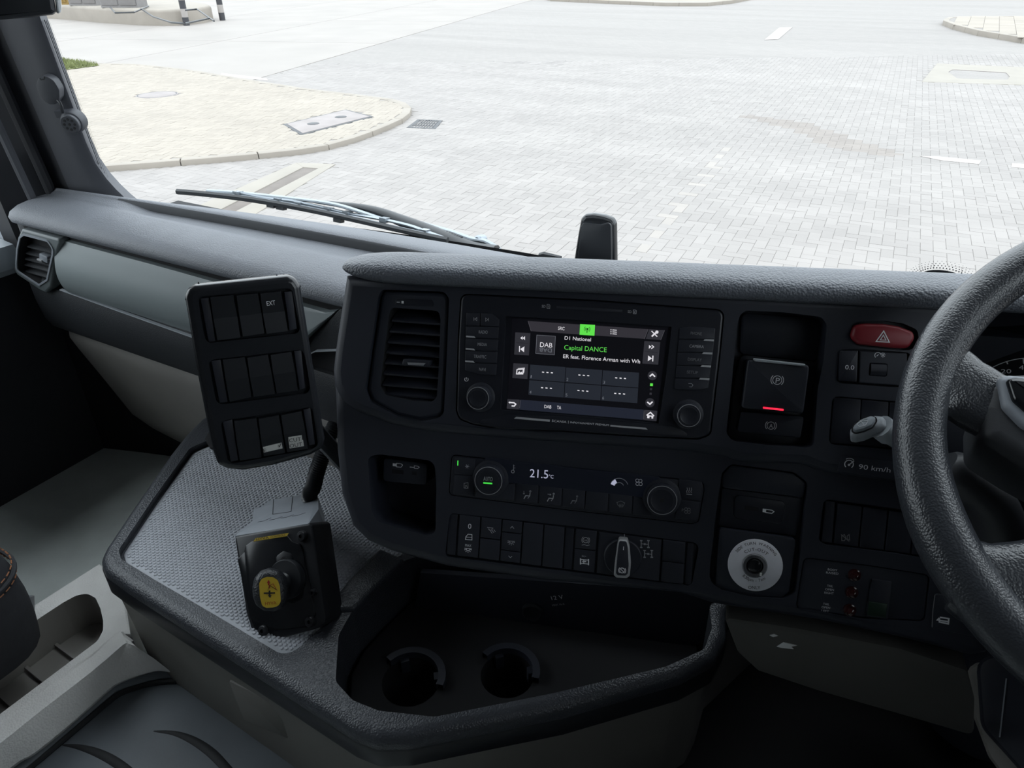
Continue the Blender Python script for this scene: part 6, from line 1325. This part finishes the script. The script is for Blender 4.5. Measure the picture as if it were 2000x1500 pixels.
block(FQ, rp(FQ.pxs([(1905, 1280), (2150, 1270), (2200, 1620), (2040, 1560), (1960, 1470), (1915, 1420)]), .02), -.05, 0, .012, 'cover', 'facia2', cv)
block(FQ, FQ.pxs([(1964, 1325), (1967, 1325), (1954, 1440), (1951, 1440)], .001), -.001, .001, 0, 'bright_edge', 'stalk', cv)

# ================================================================== WIPER AND BLACK SENSOR BOX OUTSIDE THE GLASS
zw3 = Z(330, 330, 2.985); zw4 = Z(600, 350, 5)
wp = empty('windscreen_wiper', onws(980, 496, .03), 'windscreen wiper lying above the passenger dash', 'wiper')
def wsp(z, pts, off): return smooth_path([onws(*z(*p), off) for p in pts], 6)
mb = MB(); mb.tube(wsp(zw3, [(48, 132), (200, 145), (420, 170), (640, 205), (860, 247), (1080, 295), (1300, 345), (1480, 385), (1625, 415)], .012), .0055, 6); mb.build('blade_rubber', 'wiperb', wp)
mb = MB(); mb.tube(wsp(zw3, [(55, 127), (200, 137), (420, 160), (640, 194), (860, 236), (1080, 283), (1300, 334), (1480, 374), (1628, 408)], .020), .0028, 6); mb.build('blade_rail', 'alu', wp)
mb = MB(); mb.tube(wsp(zw3, [(225, 127), (400, 138), (560, 155), (700, 170), (880, 192), (1000, 215), (1120, 252), (1260, 298)], .034), .006, 8, sq=.5); mb.build('bridge', 'alu', wp)
mb = MB(); mb.tube(wsp(zw3, [(395, 138), (520, 165), (600, 178), (690, 186), (780, 202), (900, 228), (1030, 258)], .027), .004, 6); mb.build('bridge', 'alu', wp)
mb = MB(); mb.tube(wsp(zw3, [(1040, 258), (1250, 295), (1400, 330), (1490, 362), (1600, 402)], .027), .005, 6, sq=.5); mb.build('bridge', 'alu', wp)
for p in [(640, 182), (760, 205), (930, 238), (1040, 260), (1255, 297), (1490, 365), (400, 142)]:
    q = onws(*zw3(*p), .026); mb = MB(); mb.box(Fr(q, (1, 0, 0), (0, -1, .15)), -.007, .007, -.004, .004, -.008, .006); mb.build('yoke_clip', 'alu', wp)
for p in [(655, 225), (990, 298), (600, 212)]:
    q = onws(*zw3(*p), .012); mb = MB(); mb.box(Fr(q, (1, 0, 0), (0, -1, .15)), -.010, .008, -.004, .003, -.006, .004); mb.build('blade_lug', 'wiperb', wp)
mb = MB(); P = wsp(zw3, [(850, 190), (960, 203), (1100, 222), (1220, 250), (1340, 295), (1480, 350), (1620, 410), (1760, 470), (1900, 500)], .055); n_ = len(P); mb.tube(P, [.004 + .020 * i / n_ for i in range(n_)], 10, sq=.7); mb.build('wiper_arm', 'wiperb', wp)
mb = MB(); P = wsp(zw4, [(880, 372), (1000, 400), (1200, 455), (1400, 510), (1600, 580), (1740, 605), (1880, 690)], .075); mb.tube(P, .0065, 8, sq=.5); mb.build('arm_cover', 'alu', wp)
mb = MB(); q = onws(*zw4(1690, 592), .085); mb.lathe(Fr(q, (1, 0, 0), (0, -1, .2)), (0, 0), [(.009, -.01), (.009, .008), (.006, .012)], 14); mb.build('pivot_bolt', 'alu', wp)
mb = MB(); P = wsp(zw4, [(1180, 500), (1300, 540), (1420, 575), (1500, 610)], .060); P = smooth_path(P, 3); mb.tube(P, [.010 if (i // 2) % 2 else .0085 for i in range(len(P))], 10); mb.build('arm_spring', 'wiperb', wp)
mb = MB(); P = [onws(*Z(1000, 380, 6.667)(*p), .02) for p in [(360, 790), (420, 782), (520, 800), (640, 822)]]; mb.tube(P, [.004, .005, .004, .003], 6); tag(mb.build('washer_jet', 'wiperb'), 'tiny black washer jet left of the black sensor box', 'washer jet')
oS = onws(1160, 470, .07); FB = Fr(oS, (1, 0, 0), (0, -1, .10)); zs = Z(1000, 380, 6.667)
sbx = empty('sensor_box', FB.P(0, -.05, -.03), 'upright glossy black box standing behind the centre pad', 'sensor box')
outl = rp(FB.pxs([zs(*p) for p in [(770, 1000), (845, 520), (885, 310), (935, 262), (1040, 252), (1180, 275), (1290, 315), (1325, 380), (1335, 1000)]], 0), .012)
block(FB, outl, -.014, 0, .008, 'box_body', 'blackg', sbx, 4)
block(FB, rp(FB.pxs([zs(*p) for p in [(830, 980), (895, 420), (925, 365), (1150, 388), (1290, 350), (1300, 980)]], .002), .006), -.004, .003, .002, 'box_face', 'black', sbx, 2)
